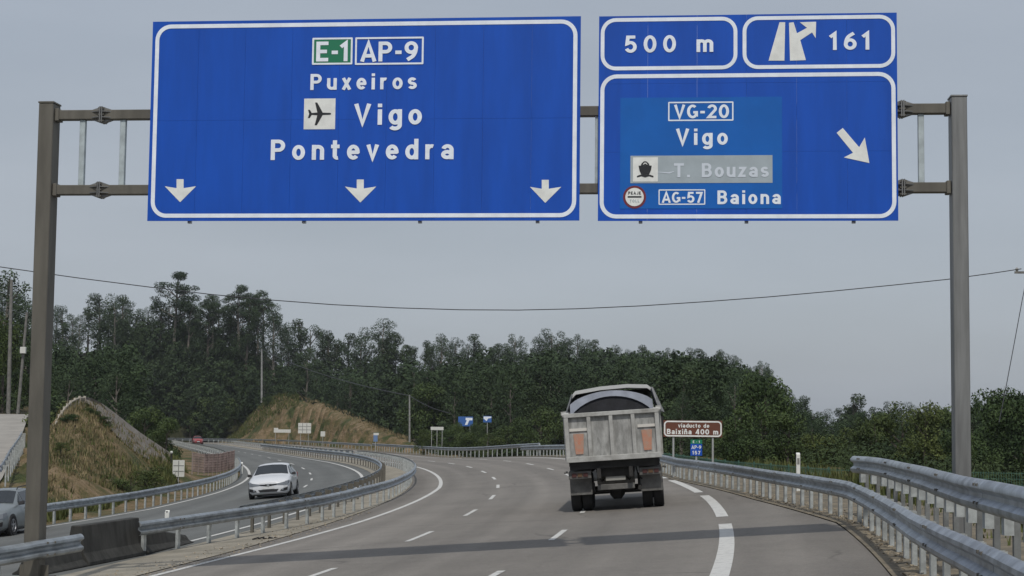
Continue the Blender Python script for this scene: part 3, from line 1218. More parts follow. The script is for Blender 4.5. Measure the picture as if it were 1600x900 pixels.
span = (pr - pl); span.z = 0; SP = span.length
for nm, u, zt, zb, wd, mm in (('post', 0.0, pl.z, -1.2, 0.26, steel_warm), ('post', SP, pr.z, -1.0, 0.25, steel_grey)):
    po = ubox(BE, u, zb, zt - 0.02, wd, 0.34).build('post', mm, gantry, bevel=0.012)
    ubox(BE, u, zt - 0.02, zt + 0.01, wd + 0.02, 0.36).build('post_cap', mm, po, bevel=0.004)
    bp_ = MB()
    rot = Matrix((BE.u, BE.n, BE.w)).transposed()
    bp_.box(BE.u * u + BE.w * (zb + 0.55), (0.55, 0.6, 0.03), rot)
    for a in (-1, 1):
        bp_.box(BE.u * (u + a * (wd / 2 + 0.06)) + BE.w * (zb + 0.66), (0.12, 0.02, 0.2), rot)
    bp_.build('base_plate', mm, po)
vt = (BE.pix(160, 179)[1] + BE.pix(1440, 172)[1]) / 2
vb_ = (BE.pix(160, 297)[1] + BE.pix(1440, 294)[1]) / 2
rotg = Matrix((BE.u, BE.n, BE.w)).transposed()
u_fl = BE.pix(161, 179)[0]
u_fr = BE.pix(1409, 172)[0]
for v in (vt, vb_):
    mb = MB()
    mb.box(BE.u * (u_fl / 2 + 0.06) + BE.w * v, (u_fl - 0.15, 0.17, 0.165), rotg)
    be = mb.build('beam', steel_warm, gantry, bevel=0.01)
    mb = MB()
    mb.box(BE.u * ((u_fl + u_fr) / 2) + BE.w * v, (u_fr - u_fl - 0.03, 0.17, 0.165), rotg)
    be2 = mb.build('beam', steel_warm, gantry, bevel=0.01)
    mb = MB()
    mb.box(BE.u * ((u_fr + SP) / 2 - 0.06) + BE.w * v, (SP - u_fr - 0.15, 0.17, 0.165), rotg)
    be3 = mb.build('beam', steel_warm, gantry, bevel=0.01)
    # bolted flanges with gusset plates
    for uf in (u_fl, u_fr):
        fl = MB()
        for du in (-0.017, 0.017):
            fl.box(BE.u * (uf + du) + BE.w * v, (0.022, 0.26, 0.27), rotg)
        fo = fl.build('flange', steel_grey, gantry, bevel=0.003)
        for du in (-1, 1):
            for sg in (1, -1):
                g_ = MB()
                g_.prism([BE.p3(uf + du * 0.03, v + sg * 0.135), BE.p3(uf + du * 0.17, v + sg * 0.086), BE.p3(uf + du * 0.03, v + sg * 0.086)], BE.n * -0.06, BE.n * 0.06)
                g_.build('gusset', steel_grey, fo)
                g_ = MB()
                g_.prism([BE.p3(uf + du * 0.03, v, 0.14), BE.p3(uf + du * 0.17, v, 0.088), BE.p3(uf + du * 0.03, v, 0.088)], BE.w * (sg * 0.05 - 0.007), BE.w * (sg * 0.05 + 0.007))
                g_.build('gusset', steel_grey, fo)
        bl = MB()
        for a in (-0.1, 0.1):
            for z in (-0.11, 0.0, 0.11):
                bl.box(BE.u * uf + BE.w * (v + z) + BE.n * a, (0.1, 0.025, 0.025), rotg)
        bl.build('bolt_row', steel_warm, fo)['kind'] = 'stuff'
    # collars where the beams meet the posts
    for uf in (0.17, SP - 0.17):
        c_ = MB()
        c_.box(BE.u * uf + BE.w * v, (0.07, 0.215, 0.215), rotg)
        c_.build('collar', steel_warm, gantry, bevel=0.008)
for pxs in (129, 192, 1439):
    u = BE.pix(pxs, 235)[0]
    ubox(BE, u, vb_ + 0.083, vt - 0.083, 0.095, 0.09).build('strut', strut_m, gantry, bevel=0.006)
for u in np.linspace(BE.pix(300, 235)[0], BE.pix(1330, 235)[0], 9):
    ubox(BE, float(u), vb_ + 0.083, vt - 0.083, 0.095, 0.09).build('strut', strut_m, gantry, bevel=0.006)


def sign_panel(corners, cols, rows, label):
    """corner pixels TL TR BR BL -> a frame with separate sheets"""
    q = [BS.pix(*c) for c in corners]
    u0 = (q[0][0] + q[3][0]) / 2; u1 = (q[1][0] + q[2][0]) / 2
    v0 = (q[2][1] + q[3][1]) / 2; v1 = (q[0][1] + q[1][1]) / 2
    mb = MB()
    for v in np.linspace(v0 + 0.12, v1 - 0.12, 5):          # horizontal back rails
        mb.box(BS.p3((u0 + u1) / 2, float(v), -0.06), (u1 - u0 - 0.06, 0.05, 0.06), rotg)
    for u in np.linspace(u0 + 0.7, u1 - 0.7, 4 if u1 - u0 > 6 else 3):   # upright carriers that stick out below
        mb.box(BS.p3(float(u), (v0 + v1) / 2 - 0.012, -0.13), (0.06, 0.07, v1 - v0 + 0.03), rotg)
    pn = mb.build('sign_panel', alu_back, gantry)
    pn['label'] = label
    g = 0.0022
    for i in range(cols):
        for j in range(rows):
            a0 = u0 + (u1 - u0) * i / cols; a1 = u0 + (u1 - u0) * (i + 1) / cols
            b0 = v0 + (v1 - v0) * j / rows; b1 = v0 + (v1 - v0) * (j + 1) / rows
            BS.plate(a0 + g / 2, a1 - g / 2, b0 + g / 2, b1 - g / 2, 0.02, sign_blue, pn, random.uniform(-0.0008, 0.0008), 'sheet')
    return pn, (u0, u1, v0, v1)


L1, L2, L3, L4 = 0.005, 0.009, 0.013, 0.017
big, bq = sign_panel([(240, 32), (909, 27), (904, 347), (229, 343)], 9, 2, 'wide blue direction panel reading Puxeiros, Vigo and Pontevedra')
e = 0.055
BS.ring(bq[0] + e, bq[1] - e, bq[2] + e, bq[3] - e, 0.27, 0.068, sign_white, big, L1, 'border')
r_ = BS.rect(488, 551, 59, 101)
BS.poly([(r_[0], r_[2]), (r_[1], r_[2]), (r_[1], r_[3]), (r_[0], r_[3])], sign_green, big, L1, 'route_field')
BS.ring(*r_, 0.012, 0.03, sign_white, big, L2, 'route_frame', n=2)
BS.text_px('E-1', 494, 545, 65, 96, sign_white, big, lift=L2)
r_ = BS.rect(555, 662, 58, 101)
BS.ring(*r_, 0.012, 0.03, sign_white, big, L2, 'route_frame', n=2)
BS.text_px('AP-9', 563, 653, 65, 96, sign_white, big, lift=L2)
BS.text_px('Puxeiros', 485, 651, 115, 140, sign_white, big, lift=L2)
BS.text_px('Vigo', 553, 659, 162, 195, sign_white, big, lift=L2)
BS.text_px('Pontevedra', 423, 709, 217.5, 249.5, sign_white, big, lift=L2)
r_ = BS.rect(475, 524, 154, 202)
BS.poly([(r_[0], r_[2]), (r_[1], r_[2]), (r_[1], r_[3]), (r_[0], r_[3])], sign_cream, big, L1, 'airport_field')
# aeroplane pointing right
pc = ((r_[0] + r_[1]) / 2 + 0.0, (r_[2] + r_[3]) / 2 + 0.0)
sc = (r_[1] - r_[0]) / 2
plane_half = [(0.74, 0.0), (0.70, 0.055), (0.20, 0.075), (-0.16, 0.72), (-0.30, 0.72), (-0.14, 0.085), (-0.50, 0.06), (-0.62, 0.26), (-0.74, 0.26), (-0.66, 0.0)]
pp = plane_half + [(a, -b) for a, b in plane_half[::-1][1:-1]]
BS.poly([(pc[0] + a * sc, pc[1] + b * sc) for a, b in pp], sign_black, big, L2, 'aeroplane_symbol')
for cx, cy in ((281.5, 280), (563, 280.5), (852, 281)):
    BS.poly_px([(cx - 5.5, cy), (cx + 5.5, cy), (cx + 5.5, cy + 14), (cx + 25, cy + 11), (cx, cy + 36), (cx - 24, cy + 11), (cx - 5.5, cy + 14)], sign_cream, big, L1, 'lane_arrow')

sml, sq = sign_panel([(936, 26), (1401, 19), (1404, 344), (934, 346)], 6, 3, 'blue exit panel reading 500 m, exit 161, Vigo and Baiona')
u0, u1, v0, v1 = sq
vmid_a = BS.pix(1165, 108)[1]; vmid_b = BS.pix(1165, 114)[1]
um = BS.pix(1156, 65)[0]
e = 0.03
BS.ring(u0 + e, um - 0.04, vmid_a, v1 - 0.035, 0.25, 0.062, sign_white, sml, L1, 'border')
BS.ring(um + 0.045, u1 - e, vmid_a, v1 - 0.035, 0.25, 0.062, sign_white, sml, L1, 'border')
BS.ring(u0 + e, u1 - e, v0 + 0.04, vmid_b - 0.005, 0.27, 0.066, sign_white, sml, L1, 'border')
BS.text_px('500 m', 976, 1114, 55, 82, sign_white, sml, lift=L2)
BS.text_px('161', 1297, 1360, 50, 78, sign_white, sml, lift=L2)


def z2(x, y):
    return (900 + x * 0.4, 10 + y * 0.4)


BS.poly_px([z2(795, 62), z2(817, 62), z2(814, 212), z2(752, 212)], sign_cream, sml, L1, 'exit_symbol')
BS.poly_px([z2(832, 64), z2(850, 62), z2(863, 105), z2(902, 84), z2(874, 62), z2(938, 60), z2(936, 124), z2(922, 102), z2(876, 132), z2(898, 210), z2(836, 212)], sign_cream, sml, L1, 'exit_symbol')
r_ = BS.rect(969, 1222, 152, 326)
BS.plate(*r_, 0.003, sign_patch, sml, L1, 'overlay_sheet')
r_ = BS.rect(1044, 1146, 159, 189)
BS.ring(*r_, 0.012, 0.022, sign_white, sml, L2, 'route_frame', n=2)
BS.text_px('VG-20', 1053, 1139, 163.5, 185, sign_white, sml, lift=L2)
BS.text_px('Vigo', 1056, 1137, 201, 226.5, sign_white, sml, lift=L2)
r_ = BS.rect(985, 1207, 243, 286)
BS.plate(*r_, 0.003, sign_grey, sml, L2, 'cover_strip')
BS.text_px('T. Bouzas', 1053, 1201, 255, 277, sign_lgrey, sml, lift=L3)
r_ = BS.rect(989, 1028, 246, 284)
BS.poly([(r_[0], r_[2]), (r_[1], r_[2]), (r_[1], r_[3]), (r_[0], r_[3])], sign_cream, sml, L3, 'port_field')


def z3(x, y):
    return (940 + x * 300 / 1286, 130 + y * 210 / 900)


BS.poly_px([z3(262, 552), z3(268, 538), z3(284, 524), z3(300, 524), z3(316, 538), z3(322, 552)], sign_black, sml, L4, 'ship_symbol')
BS.poly_px([z3(248, 553), z3(336, 553), z3(331, 582), z3(318, 613), z3(266, 613), z3(253, 582)], sign_black, sml, L4 + 0.002, 'ship_symbol')
BS.poly_px([z3(276, 546), z3(286, 533), z3(298, 533), z3(308, 546), z3(302, 546), z3(296, 540), z3(288, 540), z3(282, 546)], sign_cream, sml, L4 + 0.004, 'ship_symbol')
BS.poly_px([z3(236, 622), z3(258, 614), z3(325, 614), z3(348, 622), z3(346, 632), z3(318, 624), z3(292, 632), z3(266, 624), z3(238, 632)], sign_black, sml, L4, 'ship_symbol')
BS.poly_px([z3(376, 594), z3(445, 597), z3(485, 590), z3(485, 594), z3(455, 606), z3(376, 598)], sign_lgrey, sml, L3, 'scratch')
# toll disc
cxy = BS.pix(991.5, 308)
rad = (BS.pix(1009, 308)[0] - BS.pix(973, 308)[0]) / 2


def disc(r0, m, lift, name, inner=0):
    A = [(cxy[0] + r0 * math.cos(2 * math.pi * i / 32), cxy[1] + r0 * math.sin(2 * math.pi * i / 32)) for i in range(32)]
    BS.poly(A, m, sml, lift, name)


disc(rad, sign_red, L2, 'toll_ring')
disc(rad * 0.80, sign_cream, L3, 'toll_field')
BS.poly([(cxy[0] - rad * 0.6, cxy[1] - rad * 0.05), (cxy[0] + rad * 0.6, cxy[1] - rad * 0.05), (cxy[0] + rad * 0.6, cxy[1] + rad * 0.08), (cxy[0] - rad * 0.6, cxy[1] + rad * 0.08)], sign_black, sml, L4, 'toll_bar')
BS.text('PEAJE', cxy[0] - rad * 0.55, cxy[0] + rad * 0.55, cxy[1] + rad * 0.22, rad * 0.26, sign_black, sml, lift=L4)
BS.text('TOLL', cxy[0] - rad * 0.42, cxy[0] + rad * 0.42, cxy[1] - rad * 0.46, rad * 0.24, sign_grey, sml, lift=L4)
r_ = BS.rect(1029, 1102, 296, 320)
BS.ring(*r_, 0.012, 0.018, sign_white, sml, L2, 'route_frame', n=2)
BS.text_px('AG-57', 1034, 1098, 300, 317, sign_white, sml, lift=L2)
BS.text_px('Baiona', 1121, 1220, 297.5, 319, sign_white, sml, lift=L2)
BS.poly_px([z2(1018, 494), z2(1042, 475), z2(1106, 550), z2(1128, 512), z2(1146, 612), z2(1046, 590), z2(1082, 572)], sign_cream, sml, L1, 'exit_arrow')


# ------------------------------------------------------------------ vehicles
def road_frame(s, o, rev=False):
    p = P(s, o)
    t = (P(s + 1, o) - P(s - 1, o)).normalized()
    r_ = (P(s, o + 1) - P(s, o - 1)).normalized()
    if rev:
        t, r_ = -t, -r_
    up = r_.cross(t).normalized()
    t = up.cross(r_).normalized()
    M = Matrix((r_, t, up)).transposed().to_4x4()
    M.translation = p
    return M


def wheel(parent, c, rad, wid, rim_mat=rim_m, spokes=5, name='wheel', outward=1):
    mb = MB()
    w = wid / 2
    mb.lathe([(-w * 0.8, rad * 0.62), (-w, rad * 0.72), (-w, rad * 0.93), (-w * 0.8, rad), (w * 0.8, rad), (w, rad * 0.93), (w, rad * 0.72), (w * 0.8, rad * 0.62)], 'X', (0, 0, 0), 28)
    o = mb.build(name, rubber, parent, smooth=True)
    o.location = c
    r2 = MB()
    x = outward * w
    r2.lathe([(x * 0.55, rad * 0.2), (x * 0.55, rad * 0.60), (x * 0.97, rad * 0.64), (x * 0.99, rad * 0.60), (x * 0.66, rad * 0.56), (x * 0.62, rad * 0.15)], 'X', (0, 0, 0), 28)
    for k_ in range(spokes):
        a = 2 * math.pi * k_ / spokes
        rot = Matrix.Rotation(a, 3, 'X')
        r2.box(rot @ Vector((x * 0.82, 0, rad * 0.33)), (abs(x) * 0.16, rad * 0.16, rad * 0.56), rot)
    r2.lathe([(x * 0.5, rad * 0.14), (x * 0.95, rad * 0.12), (x * 0.97, rad * 0.02)], 'X', (0, 0, 0), 12)
    r2.build('rim', rim_mat, o)
    return o


def car(name, label, mw, paint_m, sts, wb, track, wr, h_lamp, detail=True, group=None, lamp_z=0.70, roof_bars=False):
    root = thing(name, label, 'car', mw=mw, group=group)
    K = 9
    rings = []
    for (y, w, zb, zbelt, wbt, wrf, zt) in sts:
        half = [(0, zb), (w * .85, zb), (w * .97, zb + .09), (w, zb + .28), (w * .985, zbelt - .07), (wbt, zbelt), (wrf, zt - .045), (wrf * .62, zt - .005), (0, zt + .012)]
        rings.append([(x, y, z) for x, z in half] + [(-x, y, z) for x, z in half[-2:0:-1]])
    n = len(rings[0])
    mb = MB()
    for r_ in rings:
        mb.v += r_
    for i in range(len(rings) - 1):
        for k_ in range(n):
            k2 = (k_ + 1) % n
            mb.f.append((i * n + k_, i * n + k2, (i + 1) * n + k2, (i + 1) * n + k_))
    mb.f.append(tuple(range(n)))
    mb.f.append(tuple((len(rings) - 1) * n + k_ for k_ in range(n)))
    body = mb.build('body', paint_m, root, smooth=True, bevel=0.012)

    def patch(name_, quads, m, lift=0.012, inset=0.0, thick=0.01):
        g = MB()
        for q in quads:
            q = [Vector(p) for p in q]
            c = sum(q, Vector()) / len(q)
            nn = (q[1] - q[0]).cross(q[-1] - q[0]).normalized()
            if nn.dot(c - Vector((0, c.y * 0.5, 0.5))) < 0:
                nn = -nn
            q = [p + (c - p) * inset for p in q]
            g.prism(q, nn * (-0.02), nn * lift)
        return g.build(name_, m, root)

    def S(i, k_, t=0.0):
        a, b = Vector(rings[i][k_]), Vector(rings[min(i + 1, len(rings) - 1)][k_])
        return a.lerp(b, t)
    iw = 4                                       # station of the windscreen base
    # windscreen: five facets between the base and the roof
    ws = []
    for k_ in (6, 7, 8, 9):
        ws.append([S(iw, k_, 0.06), S(iw, k_ + 1, 0.06), S(iw, k_ + 1, 0.93), S(iw, k_, 0.93)])
    patch('windscreen', ws, glass_m, 0.012)
    for sd, (ka, kb) in ((1, (5, 6)), (-1, (11, 10))):
        for i in range(iw + 1, iw + 3):
            a0, a1 = S(i, ka, 0.04), S(i, ka, 0.95)
            b0, b1 = S(i, kb, 0.04), S(i, kb, 0.95)
            patch('side_window', [[a0.lerp(b0, .08), a1.lerp(b1, .08), a1.lerp(b1, .86), a0.lerp(b0, .86)]], glass_m, 0.010)
        a0, a1 = S(iw, ka, 0.55), S(iw, ka, 0.95)
        b0, b1 = S(iw, kb, 0.5), S(iw, kb, 0.95)
        patch('quarter_window', [[a0.lerp(b0, .1), a1.lerp(b1, .1), a1.lerp(b1, .8), a0.lerp(b0, .45)]], glass_m, 0.010)
    rr_ = len(rings) - 3
    rw = [[S(rr_ - 1, k_, 0.35), S(rr_ - 1, k_ + 1, 0.35), S(rr_, k_ + 1, 0.7), S(rr_, k_, 0.7)] for k_ in (6, 7, 8, 9)]
    patch('rear_window', rw, glass_m, 0.012)
    fy = sts[0][0]
    # lamps, grille, intakes
    for sd in (1, -1):
        z = lamp_z
        w1, y1_, w2, y2_ = sts[1][1], sts[1][0], sts[2][1], sts[2][0]
        fw = sts[0][1]
        h = MB()
        h.hull8([(sd * 0.37, fy - 0.1, z - 0.02), (sd * 0.37, fy + 0.014, z - 0.02), (sd * fw, fy + 0.014, z - 0.05), (sd * fw, fy - 0.1, z - 0.05),
                 (sd * 0.37, fy - 0.1, z + 0.03), (sd * 0.37, fy + 0.012, z + 0.03), (sd * fw, fy + 0.012, z + 0.085), (sd * fw, fy - 0.1, z + 0.085)])
        h.hull8([(sd * fw, fy - 0.15, z - 0.05), (sd * fw, fy + 0.014, z - 0.05), (sd * (w1 + 0.015), y1_ + 0.012, z - 0.03), (sd * (w1 - 0.1), y1_ - 0.05, z - 0.03),
                 (sd * fw, fy - 0.15, z + 0.085), (sd * fw, fy + 0.012, z + 0.085), (sd * (w1 + 0.012), y1_ + 0.01, z + 0.12), (sd * (w1 - 0.1), y1_ - 0.05, z + 0.12)])
        h.hull8([(sd * (w1 - 0.1), y1_ - 0.05, z - 0.03), (sd * (w1 + 0.015), y1_ + 0.012, z - 0.03), (sd * (w2 + 0.012), y2_ + 0.06, z + 0.06), (sd * (w2 - 0.1), y2_, z + 0.06),
                 (sd * (w1 - 0.1), y1_ - 0.05, z + 0.12), (sd * (w1 + 0.012), y1_ + 0.01, z + 0.12), (sd * (w2 + 0.01), y2_ + 0.06, z + 0.15), (sd * (w2 - 0.1), y2_, z + 0.15)])
        h.build('headlight', lamp_m, root)
        f = MB()
        f.hull8([(sd * 0.50, fy - 0.1, 0.31), (sd * 0.50, fy + 0.012, 0.31), (sd * fw, fy + 0.012, 0.31), (sd * fw, fy - 0.1, 0.31),
                 (sd * 0.56, fy - 0.1, 0.39), (sd * 0.56, fy + 0.012, 0.39), (sd * fw, fy + 0.012, 0.43), (sd * fw, fy - 0.1, 0.43)])
        f.hull8([(sd * fw, fy - 0.15, 0.31), (sd * fw, fy + 0.012, 0.31), (sd * (w1 - 0.01), y1_ + 0.02, 0.33), (sd * (w1 - 0.1), y1_ - 0.05, 0.33),
                 (sd * fw, fy - 0.15, 0.43), (sd * fw, fy + 0.012, 0.43), (sd * (w1 + 0.012), y1_ + 0.02, 0.47), (sd * (w1 - 0.1), y1_ - 0.05, 0.47)])
        fo = f.build('fog_recess', black_p, root)
        fl_ = MB()
        fl_.lathe([(-0.01, 0.05), (0.02, 0.045), (0.03, 0.02)], 'Y', (sd * 0.61, fy + 0.012, 0.375), 12)
        fl_.build('fog_light', lamp_m, fo)
        mi = MB()
        mi.hull8([(sd * 0.86, 0.72, 0.93), (sd * 1.06, 0.70, 0.94), (sd * 1.05, 0.58, 0.94), (sd * 0.86, 0.60, 0.93),
                  (sd * 0.88, 0.70, 1.04), (sd * 1.05, 0.68, 1.07), (sd * 1.04, 0.58, 1.07), (sd * 0.88, 0.60, 1.04)])
        mi.build('mirror', black_p, root, bevel=0.02)
        tl = MB()
        ry = sts[-2][0]
        tl.box((sd * (sts[-2][1] - 0.08), ry - 0.02, 0.88), (0.2, 0.16, 0.2))
        tl.build('tail_light', mat('tail_red', (0.25, 0.01, 0.01), 0.3), root, bevel=0.02)
    g = MB()
    for sd in (1, -1):
        g.hull8([(0, fy - 0.1, lamp_z - 0.10), (sd * 0.14, fy - 0.1, lamp_z - 0.05), (sd * 0.14, fy + 0.014, lamp_z - 0.05), (0, fy + 0.014, lamp_z - 0.10),
                 (0, fy - 0.1, lamp_z + 0.03), (sd * 0.14, fy - 0.1, lamp_z + 0.03), (sd * 0.14, fy + 0.014, lamp_z + 0.03), (0, fy + 0.014, lamp_z + 0.03)])
        g.hull8([(sd * 0.14, fy - 0.1, lamp_z - 0.05), (sd * 0.37, fy - 0.1, lamp_z - 0.02), (sd * 0.37, fy + 0.014, lamp_z - 0.02), (sd * 0.14, fy + 0.014, lamp_z - 0.05),
                 (sd * 0.14, fy - 0.1, lamp_z + 0.02), (sd * 0.37, fy - 0.1, lamp_z + 0.03), (sd * 0.37, fy + 0.014, lamp_z + 0.03), (sd * 0.14, fy + 0.014, lamp_z + 0.02)])
    go = g.build('grille', black_p, root)
    bd = MB()
    zc_ = lamp_z - 0.025
    bd.prism([(0, 0, zc_ + 0.085), (0.062, 0, zc_), (0, 0, zc_ - 0.085), (-0.062, 0, zc_)], (0, fy + 0.0, 0), (0, fy + 0.035, 0))
    bd.build('badge', chrome, go)
    it = MB()
    it.hull8([(-0.36, fy + 0.012, 0.29), (0.36, fy + 0.012, 0.29), (0.36, fy - 0.2, 0.29), (-0.36, fy - 0.2, 0.29),
              (-0.44, fy + 0.012, 0.40), (0.44, fy + 0.012, 0.40), (0.44, fy - 0.2, 0.40), (-0.44, fy - 0.2, 0.40)])
    it.build('lower_intake', black_p, root)
    np_ = MB()
    np_.box((0, fy + 0.018, 0.475), (0.52, 0.02, 0.11))
    np_.build('number_plate', mat('plate_white', (0.62, 0.63, 0.64), 0.5), root)
    for sd in (1, -1):
        for yy in wb:
            a = MB()
            a.lathe([(sd * (track - 0.14), wr * 1.14), (sd * (track + 0.006), wr * 1.14), (sd * (track + 0.006), wr * 0.9), (sd * (track - 0.1), wr * 0.9)], 'X', (0, yy, wr), 28)
            ar = a.build('wheel_arch', black_p, root)
            wheel(root, (sd * (track - 0.08), yy, wr), wr, 0.2, outward=sd)
        for yy in (sts[4][0] - 0.75, sts[4][0] - 1.65):
            hd = MB()
            hd.box((sd * (sts[5][1] + 0.008), yy, sts[5][3] - 0.13), (0.03, 0.18, 0.03))
            hd.build('door_handle', paint_m, root)
    un = MB()
    un.box((0, 0, 0.2), (1.5, 3.6, 0.12))
    un.build('underbody', black_p, root)
    if roof_bars:
        for sd in (1, -1):
            rb = MB()
            rb.tube([(sd * 0.55, -0.1, sts[5][6] - 0.01), (sd * 0.57, -0.2, sts[5][6] + 0.06), (sd * 0.57, -1.4, sts[6][6] + 0.06), (sd * 0.55, -1.5, sts[6][6] - 0.01)], 0.018, 6)
            rb.build('roof_rail', black_p, root)
    return root


HATCH = [(2.13, .66, .27, .60, .60, .50, .70), (2.03, .82, .2, .68, .74, .64, .775), (1.75, .88, .18, .80, .81, .68, .88), (1.3, .9, .18, .88, .84, .72, .955),
         (.85, .9, .18, .93, .85, .75, 1.01), (.12, .9, .18, .95, .85, .62, 1.43), (-.55, .9, .18, .96, .86, .62, 1.475), (-1.2, .9, .18, .98, .86, .61, 1.44),
         (-1.7, .89, .2, 1.0, .84, .57, 1.34), (-2.05, .84, .25, 1.02, .77, .62, 1.06), (-2.15, .75, .35, .95, .7, .55, .98)]
car('white_car', 'white hatchback coming towards the camera on the opposite carriageway', road_frame(7.5, -16.1, True), white_c, HATCH, (1.32, -1.33), 0.9, 0.32, 0.7, lamp_z=0.60)
car('silver_car', 'silver hatchback cut by the left picture edge, partly behind the left gantry post', road_frame(-13.6, -22.0, True), silver_c, HATCH, (1.32, -1.33), 0.9, 0.32, 0.7, lamp_z=0.60, roof_bars=True)
car('red_car', 'tiny red car far away where the opposite carriageway enters the wood', road_frame(240, -16.2, True), red_c, HATCH, (1.32, -1.33), 0.9, 0.32, 0.7, lamp_z=0.60)

# --- dump truck
TR_S, TR_O = -23.4, -2.02
truck = thing('dump_truck', 'grey dump truck seen from behind, with orange plates on its ribbed tailgate', 'truck', mw=road_frame(TR_S, TR_O))
t_body = mat('truck_body_paint', (0.43, 0.435, 0.42), 0.65, col2=(0.235, 0.23, 0.215), scale=2.6, detail=8, coords='obj', fac_lo=0.42, fac_hi=0.7)
t_panel = mat('truck_panel_worn', (0.22, 0.222, 0.214), 0.75, col2=(0.42, 0.425, 0.415), scale=4.5, detail=9, coords='obj', stretch=(1.4, 1, 0.5), fac_lo=0.4, fac_hi=0.68)
t_dark = mat('truck_chassis', (0.022, 0.021, 0.02), 0.8, var=0.4, scale=5)
t_mud = mat('truck_mudguard', (0.12, 0.118, 0.112), 0.8, var=0.3, scale=4)
t_orange = mat('orange_plate', (0.47, 0.20, 0.125), 0.6, col2=(0.38, 0.27, 0.21), scale=6, coords='obj')
t_tarp = mat('tarp_blue_grey', (0.34, 0.37, 0.44), 0.6, var=0.15, scale=3)
t_tarp_shade = mat('tarp_inner_shade', (0.02, 0.021, 0.026), 0.8, var=0.3, scale=4)  # near-black colour stands for the shadowed inside of the tarp arch
t_cab = mat('truck_cab_white', (0.55, 0.56, 0.56), 0.45)
W2 = 1.24
ZB, ZT = 1.33, 2.60                              # tailgate bottom and top
tg = MB()
tg.box((0, 0.06, (ZB + ZT) / 2), (2 * W2 - 0.04, 0.04, ZT - ZB - 0.04))
tgo = tg.build('tailgate', t_panel, truck)
ribs = [(-W2 + 0.05, 0.11), (-0.60, 0.10), (-0.02, 0.10), (0.56, 0.10), (W2 - 0.05, 0.11)]
for x, w in ribs:
    m_ = MB()
    m_.box((x, 0.0, (ZB + ZT) / 2), (w, 0.10, ZT - ZB - 0.16))
    m_.build('rib', t_body, tgo, bevel=0.008)
for z, h in ((ZT - 0.05, 0.11), (ZB + 0.06, 0.14)):
    m_ = MB()
    m_.box((0, -0.003, z), (2 * W2 + 0.02, 0.115, h))
    m_.build('rail', t_body, tgo, bevel=0.01)
for x0, x1 in ((-1.08, -0.70), (0.66, 1.08)):
    m_ = MB()
    xc = (x0 + x1) / 2 + (0.03 if x0 > 0 else 0.0)
    m_.prism([(xc - 0.14, 0, 2.06), (xc + 0.14, 0, 2.06), (xc + 0.10, 0, ZB + 0.20), (xc - 0.10, 0, ZB + 0.20)], (0, 0.012, 0), (0, 0.036, 0))
    m_.build('orange_plate', t_orange, tgo)
    m2_ = MB()
    m2_.box((xc, 0.018, 2.17), (0.46, 0.03, 0.075))
    m2_.build('white_strip', mat('strip_white', (0.6, 0.58, 0.54), 0.6), tgo)
for x in (-W2 + 0.04, W2 - 0.04):
    m_ = MB()
    m_.tube([(x - 0.09, 0.0, ZT - 0.03), (x + 0.09, 0.0, ZT - 0.03)], 0.06, 10)
    m_.build('hinge', t_body, tgo)
LB = 6.2
for sd in (-1, 1):
    m_ = MB()
    m_.box((sd * (W2 - 0.03), LB / 2 + 0.09, (ZB + ZT) / 2), (0.06, LB, ZT - ZB - 0.02))
    so_ = m_.build('side_wall', t_body, truck)
    for y in np.arange(0.6, LB, 0.9):
        m_ = MB()
        m_.box((sd * (W2 + 0.03), float(y), (ZB + ZT) / 2), (0.06, 0.1, ZT - ZB - 0.1))
        m_.build('rib', t_body, so_)
    m_ = MB()
    m_.box((sd * (W2 + 0.01), LB / 2 + 0.1, ZT + 0.02), (0.14, LB - 0.02, 0.1))
    m_.build('top_rail', t_body, so_)
m_ = MB(); m_.box((0, LB / 2 + 0.1, ZB - 0.06), (2 * W2 - 0.1, LB, 0.1)); m_.build('load_floor', t_dark, truck)
m_ = MB(); m_.box((0, LB + 0.13, (ZB + 3.27) / 2), (2 * W2 - 0.3, 0.06, 3.27 - ZB)); m_.build('headboard', t_mud, truck)


def hoop(x, base, crown, halfw):
    return base + (crown - base) * (1 - (x / halfw) ** 2) ** 0.75 if abs(x) < halfw else base


# covered load: tarpaulin arch, its shaded inside painted near black, with a pale folded band in front and a lip at the top
m_ = MB()
Y0, Y1 = 1.3, LB + 0.05
NX = 16
for y, cr in ((Y0, 3.05), (Y1, 3.1)):
    for i in range(NX + 1):
        x = -W2 + 0.1 + (2 * W2 - 0.2) * i / NX
        m_.v.append((x, y, hoop(x, ZT - 0.15, cr, W2 - 0.09)))
for i in range(NX):
    m_.f.append((i, i + 1, NX + 2 + i, NX + 1 + i))
m_.v.append((W2 - 0.1, Y0, ZT - 0.2)); m_.v.append((-W2 + 0.1, Y0, ZT - 0.2))
m_.f.append(tuple(range(NX + 1)) + (len(m_.v) - 2, len(m_.v) - 1))
m_.build('tarpaulin', t_tarp_shade, truck)
m_ = MB()
for y in (Y0 - 0.05, Y0 + 0.5):
    for lo in (0, 1):
        for i in range(NX + 1):
            x = (-W2 + 0.12) + (2 * W2 - 0.24) * i / NX
            c_in = 3.02 if lo == 0 else 3.17
            b_in = ZT - 0.10 if lo == 0 else ZT + 0.24
            m_.v.append((x, y, hoop(x, b_in, c_in, W2 - 0.11)))
q = NX + 1
for i in range(NX):
    m_.f.append((i, i + 1, q + i + 1, q + i))
    m_.f.append((q + i, q + i + 1, 3 * q + i + 1, 3 * q + i))
    m_.f.append((2 * q + i, 2 * q + i + 1, i + 1, i))
m_.build('tarp_roll', t_tarp, truck)
